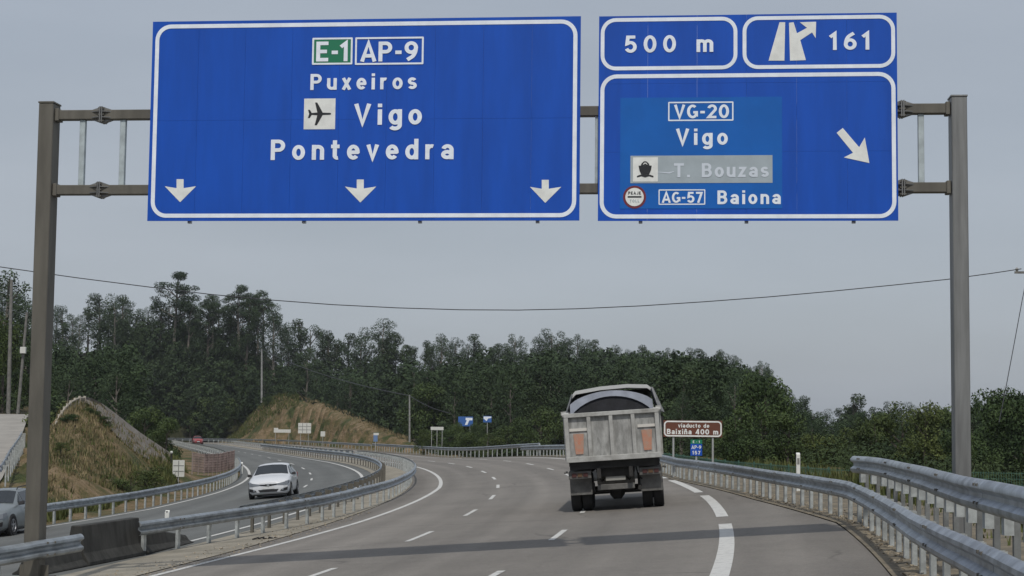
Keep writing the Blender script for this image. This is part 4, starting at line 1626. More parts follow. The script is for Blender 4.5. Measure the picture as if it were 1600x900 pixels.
# canopy plate over the cab end, with side flaps
m_ = MB()
can = [(-1.12, 3.16), (-1.0, 3.28), (-0.3, 3.36), (0.45, 3.38), (1.0, 3.33), (1.13, 3.22)]
for y, dz in ((2.6, -0.03), (LB + 1.0, 0.05)):
    for x, z in can:
        m_.v.append((x, y, z + dz))
    for x, z in can:
        m_.v.append((x, y, z + dz - 0.10))
nC = len(can)
for i in range(nC - 1):
    m_.f += [(i, i + 1, 2 * nC + i + 1, 2 * nC + i), (nC + i, nC + i + 1, 3 * nC + i + 1, 3 * nC + i), (i, i + 1, nC + i + 1, nC + i), (2 * nC + i, 2 * nC + i + 1, 3 * nC + i + 1, 3 * nC + i)]
m_.build('cab_shield', t_cab, truck)
for sd in (-1, 1):
    m_ = MB()
    yb = 2.6
    m_.hull8([(sd * 1.26, 1.6, ZT + 0.08), (sd * 1.22, 1.6, ZT + 0.08), (sd * 1.22, LB, ZT + 0.08), (sd * 1.26, LB, ZT + 0.08),
              (sd * 1.12, yb, 3.17), (sd * 1.08, yb, 3.17), (sd * 1.08, LB, 3.2), (sd * 1.12, LB, 3.2)])
    m_.build('shield_side', mat('shield_dark', (0.10, 0.105, 0.11), 0.6, var=0.3, scale=4), truck)
m_ = MB()
m_.hull8([(1.27, 0.7, 2.55), (1.41, 0.9, 2.50), (1.41, 3.4, 2.50), (1.27, 3.4, 2.55), (1.10, 1.2, 3.20), (1.15, 1.2, 3.19), (1.15, 3.4, 3.21), (1.10, 3.4, 3.22)])
m_.build('tarp_flap', mat('tarp_flap_grey', (0.17, 0.175, 0.18), 0.7, var=0.3, scale=5), truck)
# chassis and rear end
m_ = MB()
for sd in (-1, 1):
    m_.box((sd * 0.42, 3.9, 1.0), (0.1, 8.0, 0.26))
for y in (0.35, 2.2, 4.2, 6.2):
    m_.box((0, y, 1.0), (0.78, 0.12, 0.22))
m_.build('chassis', t_dark, truck)
for k_, x in enumerate((-0.5, -0.15, 0.22, 0.55)):       # hoses and cables under the body
    m_ = MB(); m_.tube([(x, 0.5, 1.12), (x + 0.05, 0.42, 0.9 - 0.05 * (k_ % 2)), (x + 0.14, 0.5, 0.78), (x + 0.2, 0.8, 0.85)], 0.022, 6); m_.build('hose', rubber, truck)
m_ = MB(); m_.box((0, 0.28, 1.19), (2.36, 0.3, 0.14)); m_.build('rear_beam', t_dark, truck, bevel=0.01)
m_ = MB(); m_.box((0, 0.34, 0.62), (0.98, 0.14, 0.15)); m_.build('bumper_bar', t_mud, truck, bevel=0.015)
for sd in (-1, 1):
    m_ = MB(); m_.box((sd * 0.93, 0.25, 0.98), (0.6, 0.08, 0.20)); lb = m_.build('light_board', t_mud, truck, bevel=0.01)
    for k_, (x, cc) in enumerate(((0.78, 'tail_red'), (0.93, 'amber_lens'), (1.08, 'tail_red'))):
        l_ = MB(); l_.box((sd * x, 0.20, 0.98), (0.12, 0.03, 0.1))
        l_.build('tail_lamp', mat('dirty_amber_lens', (0.10, 0.055, 0.025), 0.6) if cc == 'amber_lens' else mat('dirty_red_lens', (0.06, 0.016, 0.014), 0.6), lb)
    m_ = MB(); m_.box((sd * 0.93, 0.5, 0.68), (0.58, 0.02, 0.46)); m_.build('mudflap', t_mud, truck)
    m_ = MB(); m_.hull8([(sd * 0.62, 0.55, 1.02), (sd * 1.22, 0.55, 1.02), (sd * 1.22, 3.3, 1.02), (sd * 0.62, 3.3, 1.02), (sd * 0.62, 0.62, 1.1), (sd * 1.22, 0.62, 1.1), (sd * 1.22, 3.2, 1.1), (sd * 0.62, 3.2, 1.1)])
    m_.build('mudguard', t_mud, truck)
    for yy in (1.25, 2.55):
        for xx in (0.80, 1.10):
            wheel(truck, (sd * xx, yy, 0.5), 0.5, 0.27, rim_mat=t_mud, spokes=6, outward=sd)
    wheel(truck, (sd * 1.03, 6.9, 0.5), 0.5, 0.30, rim_mat=t_mud, spokes=6, outward=sd)
    m_ = MB(); m_.tube([(sd * 1.25, 0.22, 1.08), (sd * 1.34, 0.2, 1.06)], 0.03, 6); m_.build('marker_lamp', t_mud, truck)
    m_ = MB(); m_.tube([(sd * 1.1, 7.6, 2.4), (sd * 1.34, 7.7, 2.45)], 0.025, 6); m_.box((sd * 1.36, 7.7, 2.25), (0.14, 0.1, 0.34)); m_.build('mirror', black_p, truck)
    m_ = MB(); m_.box((sd * 1.1, 4.8, 0.8), (0.25, 1.6, 0.5)); m_.build('side_tank', t_mud, truck, bevel=0.04)
m_ = MB()
m_.tube([(-1.2, 1.25, 0.5), (1.2, 1.25, 0.5)], 0.09, 10); m_.lathe([(-0.2, 0.12), (-0.1, 0.24), (0.1, 0.24), (0.2, 0.12)], 'X', (0, 1.25, 0.5), 16)
m_.build('axle', t_dark, truck)
m_ = MB(); m_.tube([(-1.2, 2.55, 0.5), (1.2, 2.55, 0.5)], 0.09, 10); m_.lathe([(-0.2, 0.12), (-0.1, 0.24), (0.1, 0.24), (0.2, 0.12)], 'X', (0, 2.55, 0.5), 16)
m_.build('axle', t_dark, truck)
m_ = MB(); m_.lathe([(-0.5, 0.14), (-0.48, 0.15), (0.48, 0.15), (0.5, 0.14)], 'X', (0.0, 0.75, 0.82), 14); m_.build('air_tank', t_mud, truck)
m_ = MB(); m_.box((-0.62, 0.7, 0.62), (0.1, 0.3, 0.25)); m_.tube([(0.62, 0.9, 0.9), (0.62, 0.4, 0.55), (0.62, 0.2, 0.55)], 0.05, 8); m_.build('exhaust', t_dark, truck)
m_ = MB(); m_.box((0, 7.5, 1.75), (2.3, 1.9, 2.3)); cb = m_.build('cab', t_cab, truck, bevel=0.1)
m_ = MB(); m_.box((0, 6.53, 2.3), (1.5, 0.02, 0.5)); m_.build('rear_window', glass_m, cb)
m_ = MB(); m_.box((0, 0.305, 0.85), (0.52, 0.02, 0.13)); m_.build('number_plate', mat('plate_dirty', (0.3, 0.3, 0.28), 0.6), truck)

# ------------------------------------------------------------------ roadside signs
gpole = mat('sign_pole', (0.42, 0.43, 0.42), 0.5, 0.3)


def roadside_sign(name, label, px0, px1, py0, py1, d, poles, face, border=None, cat='sign', th=0.03, rad=0.08, bw=0.05, facing=None):
    c = at_y((px0 + px1) / 2, (py0 + py1) / 2, d)
    if facing is None:
        to = Vector((-c.x, -c.y, 0)).normalized()
    else:
        to = Vector(facing).normalized()
    u = Vector((-to.y, to.x, 0))
    w = (px1 - px0) * d / F
    h = (py1 - py0) * d / F
    zg = min(gz(c.x, c.y), c.z - h / 2 - 0.3)
    org = Vector((c.x, c.y, zg))
    root = thing(name, label, cat, loc=org)
    B = Board(org, u, to)
    zc_ = c.z - zg
    pn = B.plate(-w / 2, w / 2, zc_ - h / 2, zc_ + h / 2, th, face, root, 0.0, 'panel', bevel=0.004)
    if border:
        B.ring(-w / 2 + 0.02, w / 2 - 0.02, zc_ - h / 2 + 0.02, zc_ + h / 2 - 0.02, rad, bw, border, pn, 0.005, 'border')
    for a in poles:
        m_ = MB()
        m_.tube([B.p3(a * w, -0.3, -0.07), B.p3(a * w, zc_ + h / 2 - 0.04, -0.07)], 0.04, 8)
        m_.build('pole', gpole, root, smooth=True)
    return root, B, pn, zc_, w, h


root, B, pn, zc, w, h = roadside_sign('brown_sign', 'brown viaduct sign with white border on two poles behind the outer guardrail', 1037, 1128, 657, 683, 66, (-0.33, 0.34), sign_brown, sign_cream, rad=0.16, bw=0.055)
B.text('viaducto de', -w * 0.25, w * 0.28, zc + h * 0.07, h * 0.24, sign_cream, pn, lift=0.006)
B.text('Baixi\u00f1a 400 m', -w * 0.44, w * 0.43, zc - h * 0.33, h * 0.31, sign_cream, pn, lift=0.006, bold=1.1)
root, B, pn, zc, w, h = roadside_sign('route_marker', 'small blue and green distance marker below the brown sign', 1079, 1097, 687, 712, 65, (0,), sign_blue)
B.plate(-w / 2, w / 2, zc + h * 0.24, zc + h / 2, 0.03, sign_green, pn, 0.004, 'route_field')
B.text('E-1', -w * 0.3, w * 0.3, zc + h * 0.29, h * 0.15, sign_cream, pn, lift=0.01)
B.text('AP-9', -w * 0.42, w * 0.42, zc - h * 0.08, h * 0.22, sign_cream, pn, lift=0.006)
B.text('157', -w * 0.34, w * 0.34, zc - h * 0.42, h * 0.22, sign_cream, pn, lift=0.006)
board_w = mat('white_board', (0.60, 0.61, 0.58), 0.6, var=0.06)


def gridlines(B, pn, zc, w, h, nx_, ny_, m, t=0.05):
    for i in range(1, nx_):
        x = -w / 2 + w * i / nx_
        B.plate(x - t / 2, x + t / 2, zc - h / 2 + 0.04, zc + h / 2 - 0.04, 0.01, m, pn, 0.006, 'grid_bar')
    for j in range(1, ny_):
        z = zc - h / 2 + h * j / ny_
        B.plate(-w / 2 + 0.04, w / 2 - 0.04, z - t / 2, z + t / 2, 0.01, m, pn, 0.010, 'grid_bar')


grid_m = mat('board_grid', (0.2, 0.21, 0.2), 0.7)
_, B, pn, zc, w, h = roadside_sign('works_board', 'upright white gridded board at the right foot of the grassy mound', 270, 288, 719, 745, 100, (0,), board_w)
gridlines(B, pn, zc, w, h, 2, 3, grid_m)
_, B, pn, zc, w, h = roadside_sign('works_board', 'largest white gridded board below the brown cutting', 466, 486, 661, 677, 284, (-0.3, 0.3), board_w)
gridlines(B, pn, zc, w, h, 3, 3, grid_m, 0.09)
_, B, pn, zc, w, h = roadside_sign('works_board', 'long narrow white board with a raised end, left of the large gridded board', 428, 454, 671, 676, 306, (-0.4, 0.4), board_w)
B.plate(-w / 2, -w * 0.24, zc + h / 2, zc + h * 0.95, 0.03, board_w, pn, 0.0, 'raised_end')
roadside_sign('works_board', 'smallest square white board, right of the large gridded board', 501, 508, 674, 682, 266, (0,), board_w)
_, B, pn, zc, w, h = roadside_sign('route_marker', 'small blue marker with white cap on the far median, left of the bend', 583.5, 590, 680, 690, 172, (0,), mat('marker_blue', (0.12, 0.20, 0.36), 0.5))
B.plate(-w / 2, w * 0.75, zc + h * 0.5, zc + h * 0.85, 0.02, board_w, pn, 0.0, 'cap_plate')
# two blue direction panels half hidden in the trees beyond the bend
_, B, pn, zc, w, h = roadside_sign('direction_sign', 'blue sign with pale slanting mark among the trees beyond the bend', 716, 739, 651, 666, 182, (-0.3, 0.3), mat('far_blue', (0.035, 0.12, 0.38), 0.5), th=0.06)
B.poly([(-w * 0.05, zc - h * 0.35), (w * 0.12, zc - h * 0.35), (w * 0.25, zc + h * 0.12), (w * 0.46, zc + h * 0.12), (w * 0.46, zc + h * 0.38), (w * 0.0, zc + h * 0.38), (w * 0.0, zc + h * 0.14), (w * 0.08, zc + h * 0.12)], sign_white, pn, 0.008, 'arrow_mark')
_, B, pn, zc, w, h = roadside_sign('direction_sign', 'smaller blue sign with white corner mark, right of the other sign in the trees', 755, 768, 650, 660, 182, (0,), mat('far_blue', (0.035, 0.12, 0.38), 0.5), th=0.06)
B.poly([(-w * 0.45, zc + h * 0.1), (-w * 0.1, zc - h * 0.3), (w * 0.1, zc + h * 0.1), (w * 0.46, zc + h * 0.2), (w * 0.46, zc + h * 0.42), (-w * 0.45, zc + h * 0.4)], sign_white, pn, 0.008, 'arrow_mark')
_, B, pn, zc, w, h = roadside_sign('works_board', 'pale board on legs among the shrubs beyond the bend', 673, 693, 667, 672, 180, (-0.42, 0.0, 0.4), board_w)


def delineator(name, label, px, py0, py1, d, w=0.12, m=None, on=None):
    t_ = at_y(px, py0, d)
    b = at_y(px, py1, d)
    root = thing(name, label, 'delineator', loc=(t_.x, t_.y, b.z))
    H_ = t_.z - b.z
    mb = MB()
    mb.hull8([(-w / 2, -0.04, -0.15), (w / 2, -0.04, -0.15), (w / 2, 0.04, -0.15), (-w / 2, 0.04, -0.15), (-w / 2, -0.04, H_ - 0.05), (w / 2, -0.04, H_ - 0.05), (w / 2, 0.04, H_), (-w / 2, 0.04, H_)])
    mb.build('shaft', m or mat('marker_white', (0.70, 0.71, 0.68), 0.5), root, bevel=0.008)
    mb = MB()
    mb.box((0, -0.043, H_ * 0.8), (w * 0.6, 0.012, H_ * 0.14))
    mb.build('reflector', mat('grey_reflector', (0.22, 0.22, 0.21), 0.4), root)
    return root


delineator('marker_post', 'slim white marker post standing behind the outer guardrail', 1247, 707, 775, 48, 0.11)
delineator('marker_post', 'stubby white marker on top of the central guardrail near the concrete block', 261.5, 797, 808, 38.5, 0.10)
delineator('marker_post', 'small white marker by the pink mesh fence', 378, 722, 745, 112, 0.14)
# lamp housing on a short pole at the end of the mound
m_ = MB()
q = at_y(268, 708, 103)
lampo = thing('bollard_lamp', 'short dark pole with pale lamp head at the end of the mound crest', 'lamp', loc=(q.x, q.y, gz(q.x, q.y)))
m_.tube([(0, 0, -0.2), (0, 0, q.z - lampo.location.z)], 0.05, 8); m_.build('pole', t_dark, lampo)
m_ = MB(); m_.lathe([(0, 0.08), (0.08, 0.09), (0.13, 0.05)], 'Z', (0, 0, q.z - lampo.location.z), 10); m_.build('lamp_head', board_w, lampo)


# ------------------------------------------------------------------ fences
def mesh_fence(name, label, pts, H_, m, post_m, cell=0.12, wire=0.006, spacing=2.5, cat='fence', lean=0.0, horiz=None):
    """wire fence: posts and a joined wire net"""
    pts = [Vector(p) for p in pts]
    base = pts[0].copy()
    root = thing(name, label, cat, loc=base)
    L_ = [0.0]
    for i in range(1, len(pts)):
        L_.append(L_[-1] + (pts[i] - pts[i - 1]).length)

    def at(d):
        i = max(j for j in range(len(pts)) if L_[j] <= d + 1e-6)
        i = min(i, len(pts) - 2)
        return pts[i].lerp(pts[i + 1], (d - L_[i]) / (L_[i + 1] - L_[i])) - base
    pm_ = MB(); pm_.tube([(0, 0, -0.3), (0, 0, H_ + 0.05)], 0.035, 6)
    pme = pm_.mesh('fence_post', post_m)
    d = 0.0
    while d <= L_[-1]:
        o = link('fence_post', pme, root)
        o.location = at(d)
        d += spacing
    mb = MB()
    d = 0.0
    while d <= L_[-1]:
        p = at(d)
        mb.box(p + Vector((0, 0, H_ / 2)), (wire, wire, H_))
        d += cell
    k_ = 0
    z = 0.05
    hz = horiz or cell * 2
    while z <= H_:
        for i in range(len(pts) - 1):
            a, b = pts[i] - base + Vector((0, 0, z)), pts[i + 1] - base + Vector((0, 0, z))
            mb.tube([a, b], wire * 0.6, 4, cap=False)
        z += hz
    mb.build('wire_net', m, root)['kind'] = 'stuff'
    return root


green_w = mat('green_wire', (0.05, 0.13, 0.10), 0.6)
fence_xy = [(33, 50), (24, 55), (17.3, 57.5), (11.5, 60), (9.6, 74), (8.8, 90), (7.6, 105)]
fp = []
for i in range(len(fence_xy) - 1):
    for j in range(4):
        a, b = Vector(fence_xy[i]), Vector(fence_xy[i + 1])
        q = a.lerp(b, j / 4)
        zt_ = np.interp(q.y, [50, 57, 62, 80, 105], [0.62, 0.58, 0.55, 0.52, 0.55])
        fp.append((q.x, q.y, float(zt_) - 2.1))
mesh_fence('wire_fence', 'green wire mesh fence behind the outer guardrail, below the trees', fp, 2.1, green_w, mat('green_post', (0.05, 0.12, 0.085), 0.6), cell=0.085, wire=0.011, spacing=2.4, horiz=0.2)
pink = mat('pink_net', (0.25, 0.19, 0.175), 0.8, var=0.35, scale=1.8)
of = [at_y(300, 737, 112), at_y(318, 739, 113), at_y(340, 738, 115), at_y(366, 732, 118)]
of = [Vector((p.x, p.y, p.z)) for p in of]
mesh_fence('safety_fence', 'faded pink plastic mesh fence at the bend of the opposite carriageway', of, 1.25, pink, mat('pink_post', (0.30, 0.24, 0.22), 0.7), cell=0.10, wire=0.04, spacing=0.62, horiz=0.17)
def hit(px, py, d0=60.0, d1=135.0):
    """first point where the pixel's ray meets the ground"""
    v = ray(px, py)
    ds = np.arange(d0, d1, 0.25)
    X, Z = v.x / v.y * ds, CAMZ + v.z / v.y * ds
    below = np.nonzero(ground_z(X, ds) >= Z)[0]
    k_ = below[0] if len(below) else len(ds) - 1
    return Vector((X[k_], ds[k_], Z[k_]))


# pale railing climbing the left flank of the mound
fl = [at_y(x, y, d) for x, y, d in ((76, 700, 89), (80, 690, 90), (84, 678, 90.5), (88, 670, 91), (92, 662, 91.5), (96, 656, 92), (100, 650, 92.5), (105, 645, 93.2), (110, 640, 94), (117, 636, 95), (124, 633, 95.5), (132, 633, 96.3))]
base = fl[0]
fr = thing('railing', 'pale timber railing climbing the left flank of the grassy mound', 'railing', loc=base)
pal = mat('pale_timber', (0.40, 0.37, 0.32), 0.85, var=0.2)
for i, p in enumerate(fl):
    m_ = MB(); m_.box((0, 0, 0.1), (0.14, 0.06, 0.85)); o = m_.build('railing_post', pal, fr); o.location = p - base
for z in (0.16, 0.42):
    m_ = MB()
    m_.tube([p - base + Vector((0, 0.05, z)) for p in fl], 0.05, 6)
    m_.build('railing_bar', pal, fr)
# sprayed concrete channel along the crest
ch_o = [(122, 622), (132, 622), (144, 625), (157, 631.5), (172, 642), (190, 656), (208, 670), (228, 684.5), (250, 699), (268, 711)]
ch_i = [(122, 629), (132, 630), (143, 635), (153, 645), (165, 660), (180, 680), (197, 697), (216, 711), (238, 722), (258, 729)]
m_ = MB()
for (xo, yo), (xi, yi) in zip(ch_o, ch_i):
    dcr = float(np.interp(xo, M1['px'], M1['d']))
    po_ = at_y(xo, yo, dcr + 0.15)
    pts_ = []
    for f_ in (0.34, 0.67, 1.0):
        pi_ = hit(xo + (xi - xo) * f_, yo + (yi - yo) * f_)
        pts_.append((pi_.x, pi_.y, pi_.z + (0.16 if f_ < 1 else 0.06)))
    m_.v += [(po_.x, po_.y, po_.z + 0.10)] + pts_ + [(po_.x, po_.y + 0.8, po_.z - 0.9)]
for i in range(len(ch_o) - 1):
    a = i * 5
    for k_ in range(4):
        m_.f.append((a + k_, a + k_ + 1, a + 6 + k_, a + 5 + k_))
    m_.f.append((a + 4, a, a + 5, a + 9))
o = m_.build('crest_channel_path', mat('channel_concrete', (0.135, 0.118, 0.104), 0.95, col2=(0.20, 0.185, 0.165), scale=1.1, detail=8, bump=0.3))
tag(o, 'grey brown sprayed concrete channel along the mound crest', kind='structure')
# side road on the far left
m_ = MB()
sr = [(-170, 752, 70), (6, 742, 73), (-170, 712, 80), (24, 712, 82), (-160, 690, 90), (36, 690, 92), (-150, 665, 103), (42, 668, 104), (-150, 641, 119), (46, 643, 119)]
sd_ = [d for _, _, d in sr[::2]]
sl_ = [at_y(*q).x for q in sr[::2]]
sr_ = [at_y(*q).x for q in sr[1::2]]
NS, NW = 24, 10
for i in range(NS + 1):                          # draped over the bank
    d = sd_[0] + (sd_[-1] - sd_[0]) * i / NS
    xl, xr = float(np.interp(d, sd_, sl_)), float(np.interp(d, sd_, sr_))
    for j in range(NW + 1):
        x = xl + (xr - xl) * j / NW
        m_.v.append((x, d, gz(x, d) + 0.12))
for i in range(NS):
    for j in range(NW):
        a = i * (NW + 1) + j
        m_.f.append((a, a + 1, a + NW + 2, a + NW + 1))
o = m_.build('side_road', mat('side_road_pale', (0.30, 0.285, 0.26), 0.9, var=0.12, scale=0.8))
tag(o, 'pale grey side road climbing at the far left', kind='structure')
gp = [at_y(x, y + 14, d) for x, y, d in ((6, 738, 73.5), (14, 724, 77), (20, 711, 81), (27, 700, 86), (33, 690, 91.5), (38, 679, 98))]
guardrail('guardrail', 'short dark guardrail climbing beside the pale side road at the far left', gp, -1, top=0.7, spacing=2.0, wob=0.0)


# ------------------------------------------------------------------ utility poles and cables
def pole(name, label, px, ytop, ybase, d, r0, r1, m, lean_px=0, arms=True, box=None):
    t_ = at_y(px + lean_px, ytop, d)
    b = at_y(px, ybase, d)
    root = thing(name, label, 'utility pole', loc=b)
    tp = t_ - b
    mb = MB(); mb.tube([(0, 0, -1.0), (0, 0, 0), tp * 0.5, tp], [r0, r0, (r0 + r1) / 2, r1], 10)
    mb.build('shaft', m, root, smooth=True)
    if arms:
        mb = MB(); mb.box(tp + Vector((0, -0.1, -0.35)), (1.3, 0.08, 0.1)); ar = mb.build('crossarm', m, root)
        for x in (-0.55, 0.55):
            mb = MB(); mb.lathe([(0, 0.04), (0.05, 0.07), (0.12, 0.07), (0.17, 0.03)], 'Z', tp + Vector((x, -0.1, -0.3)), 8)
            mb.build('insulator', mat('porcelain', (0.3, 0.3, 0.29), 0.4), ar)
    if box:
        mb = MB(); mb.box(tp * box + Vector((0.05, -0.25, 0)), (0.42, 0.25, 0.48)); mb.build('meter_box', board_w, root, bevel=0.02)
    return root, t_


pole('utility_pole', 'tall mottled wooden pole at the far left edge beside the side road', 13, 437, 645, 124, 0.16, 0.11, wood_pole, lean_px=5, arms=False)
pole('utility_pole', 'leaning pole with a white box, next to the left gantry post', 28, 488, 645, 124, 0.12, 0.09, wood_pole, lean_px=14, arms=False, box=0.62)
_, ta = pole('utility_pole', 'grey pole standing on the left shoulder of the brown cutting', 409, 545, 622, 360, 0.24, 0.18, conc_pole, arms=False)
_, tb = pole('utility_pole', 'grey pole at the right foot of the brown cutting', 640, 617, 695, 205, 0.13, 0.10, conc_pole, arms=False)
_, tr = pole('utility_pole', 'tall pole just past the right picture edge holding the long cable', 1607, 414, 745, 74, 0.15, 0.11, wood_pole, arms=True)


def cable(name, label, pts, r_=0.02):
    pts = [Vector(p) for p in pts]
    base = pts[0]
    mb = MB(); mb.tube([p - base for p in pts], r_, 6)
    o = mb.build(name, wire_m, smooth=True)
    o.location = base
    return tag(o, label, 'cable')


def sag(a, b, s, n=16):
    return [a.lerp(b, i / n) - Vector((0, 0, s * 4 * (i / n) * (1 - i / n))) for i in range(n + 1)]


CD = 72
cpx = [(-80, 404), (0, 417), (120, 434), (245, 450), (330, 460), (420, 468.5), (520, 476), (620, 481), (720, 484), (810, 484.5), (900, 482.5), (1000, 478), (1100, 471.5), (1200, 464), (1300, 455), (1400, 445), (1480, 436.5), (1550, 427), (1596, 420)]
cable('overhead_cable', 'long thin black cable sagging across the whole sky', [at_y(x, y, CD) for x, y in cpx], 0.022)
cable('overhead_cable', 'steep guy wire beside the pole at the right picture edge', [at_y(1603, 440, 73.8), at_y(1597, 470, 73.5), at_y(1585, 535, 73), at_y(1570, 615, 72), at_y(1561, 660, 71.5)], 0.02)
cable('overhead_cable', 'double cable sloping down between the two poles at the brown cutting', sag(ta - Vector((0, 0, 0.1)), tb - Vector((0, 0, 0.1)), 1.0), 0.06)
cable('overhead_cable', 'cable running from the lower pole into the trees beyond the bend', sag(tb - Vector((0, 0, 0.1)), at_y(705, 646, 192), 0.3), 0.045)


# ------------------------------------------------------------------ trees
def leaf_mat(name, dark, light, rand=0.22):
    m = mat(name, dark, 0.75, col2=light, scale=0.9, detail=3, rand=rand, spec=0.25, fac_lo=0.35, fac_hi=0.68)
    return m


LM_PINE = leaf_mat('needle_dark', (0.020, 0.036, 0.016), (0.055, 0.084, 0.036))
LM_EUC = leaf_mat('leaf_euc', (0.022, 0.040, 0.020), (0.060, 0.092, 0.044))
LM_BROAD = leaf_mat('leaf_broad', (0.024, 0.044, 0.014), (0.068, 0.102, 0.032))
LM_LIGHT = leaf_mat('leaf_light', (0.034, 0.052, 0.014), (0.080, 0.106, 0.030))


def leaves(clumps, per, size, rg, flat=1.0):
    """leaf quads spread through clump volumes: clumps (cx,cy,cz,rx,rz)"""
    V = []
    for (cx, cy, cz, rx, rz) in clumps:
        n = int(per * (rx * rx * rz) ** 0.5) + 8
        d = rg.normal(size=(n, 3))
        d /= np.linalg.norm(d, axis=1)[:, None]
        rad = rg.uniform(0.35, 1.0, n) ** 0.6
        c = d * rad[:, None] * np.array([rx, rx, rz]) + np.array([cx, cy, cz])
        nn = d * 0.7 + rg.normal(size=(n, 3)) * 0.6
        nn[:, 2] += 0.35
        nn /= np.linalg.norm(nn, axis=1)[:, None]
        a = np.cross(nn, rg.normal(size=(n, 3)))
        a /= np.linalg.norm(a, axis=1)[:, None] + 1e-9
        b = np.cross(nn, a)
        s = size * rg.uniform(0.6, 1.35, n)[:, None]
        q = np.stack([c - a * s, c + b * s * 0.45, c + a * s, c - b * s * 0.45], 1)
        V.append(q.reshape(-1, 3))
    v = np.concatenate(V)
    f = np.arange(len(v)).reshape(-1, 4)
    return v, f


def tree_variant(kind, seed, H_=12.0, dense=1.0, big=1.0, low=False):
    rg = np.random.default_rng(seed)
    cl, limbs = [], []
    if kind == 'pine':            # maritime pine: bare lower trunk, rounded uneven crown of clumps
        c0 = H_ * (0.12 if low else rg.uniform(0.24, 0.42))
        for i in range(int(15)):
            z = c0 + (H_ - c0 - 0.6) * (i / 14.0) ** 0.9
            wmax = H_ * 0.19 * (1.0 - 0.72 * ((z - c0) / (H_ - c0)) ** 1.6)
            a = rg.uniform(0, 6.28)
            r_ = wmax * rg.uniform(0.25, 1.05)
            rx = rg.uniform(0.95, 1.5) * H_ / 13
            cl.append((math.cos(a) * r_, math.sin(a) * r_, z, rx, rx * rg.uniform(0.55, 0.8)))
        per, size = 250, 0.135
    elif kind == 'euc':           # eucalyptus: tall, open, separate tufts near limb ends
        c0 = H_ * (0.1 if low else rg.uniform(0.22, 0.38))
        for i in range(17):
            z = c0 + (H_ - c0 - 0.6) * (i / 16.0)
            wmax = H_ * 0.17 * math.sin(math.pi * (0.16 + 0.76 * (z - c0) / (H_ - c0)))
            a = i * 2.4 + rg.uniform(-0.5, 0.5)
            r_ = wmax * rg.uniform(0.45, 1.25)
            rx = rg.uniform(0.8, 1.35) * H_ / 13
            cl.append((math.cos(a) * r_, math.sin(a) * r_, z, rx, rx * rg.uniform(0.65, 1.0)))
        per, size = 235, 0.125
    elif kind == 'dome':          # big open crown on a forked trunk, sky showing between the tufts
        c0 = H_ * 0.46
        for i in range(34):
            a = rg.uniform(0, 6.28)
            e = rg.uniform(0.05, 1.0)
            z = c0 + (H_ - c0 - 0.7) * e
            wmax = H_ * 0.29 * math.sqrt(max(0.05, 1 - e ** 2.0))
            r_ = wmax * rg.uniform(0.55, 1.05)
            rx = rg.uniform(0.9, 1.4) * H_ / 15
            cl.append((math.cos(a) * r_, math.sin(a) * r_, z, rx, rx * 0.55))
        per, size = 210, 0.15
    else:                          # broad: leafy to the ground
        for i in range(20):
            e = rg.uniform(0.06, 0.95)
            z = H_ * e
            wmax = H_ * 0.40 * math.sin(math.pi * (0.18 + 0.72 * e)) ** 0.8
            a = rg.uniform(0, 6.28)
            r_ = wmax * rg.uniform(0.3, 1.0)
            rx = rg.uniform(0.12, 0.2) * H_
            cl.append((math.cos(a) * r_, math.sin(a) * r_, z, rx, rx * rg.uniform(0.7, 1.0)))
        per, size = 420, 0.021 * H_
    v, f = leaves(cl, per * dense, size * big, rg)
    return cl, v, f, H_


def trunk_mesh(cl, H_, seed, m, kind):
    rg = np.random.default_rng(seed + 500)
    mb = MB()
    r0 = H_ * 0.017 + 0.03
    bx, by = rg.uniform(-0.25, 0.25, 2)
    pts = [(0, 0, -0.6), (0, 0, 0), (bx * 0.6, by * 0.6, H_ * 0.35), (bx, by, H_ * 0.65), (bx * 0.6, by * 0.6, H_ * 0.94)]
    mb.tube(pts, [r0 * 1.25, r0 * 1.1, r0 * 0.8, r0 * 0.5, r0 * 0.15], 7)
    for c in cl[::2]:
        z0 = max(H_ * 0.15, c[2] - 0.22 * H_ * 0.5 - 0.4)
        fz = z0 / H_
        mb.tube([(bx * fz, by * fz, z0), (c[0] * 0.55, c[1] * 0.55, (z0 + c[2]) / 2 + 0.1), (c[0], c[1], c[2])], [r0 * 0.42, r0 * 0.28, r0 * 0.1], 5)
    return mb.mesh('trunk', m, smooth=True)


VAR = {}
bark_p = mat('bark_pale', (0.16, 0.145, 0.125), 0.95, var=0.3, scale=3)
for kind, seeds, H_, lm, bk in (('pine', (1, 2, 3, 4), 12, LM_PINE, bark), ('euc', (11, 12, 13, 14), 13, LM_EUC, bark_p), ('dome', (21, 22, 23), 15, LM_EUC, bark_p),
                                ('broad', (31, 32, 33), 5, LM_BROAD, bark), ('light', (41, 42), 4, LM_LIGHT, bark)):
    for sd in seeds:
        cl, v, f, hh = tree_variant(kind if kind != 'light' else 'broad', sd, H_)
        VAR.setdefault(kind, []).append((np_mesh('crown', v, f, lm, False), trunk_mesh(cl, hh, sd, bk, kind), hh))
LOWV = []
for kind, sd in (('pine', 61), ('pine', 62), ('euc', 63), ('euc', 64), ('pine', 65), ('euc', 66)):
    cl, v, f, hh = tree_variant(kind, sd, 12, 0.14, 2.3, low=True)
    LOWV.append((v, f, hh))
NEARV = []
for kind, sd in (('pine', 71), ('euc', 72), ('pine', 73), ('euc', 74)):
    cl, v, f, hh = tree_variant(kind, sd, 12, 0.31, 1.55, low=True)
    NEARV.append((v, f, hh))


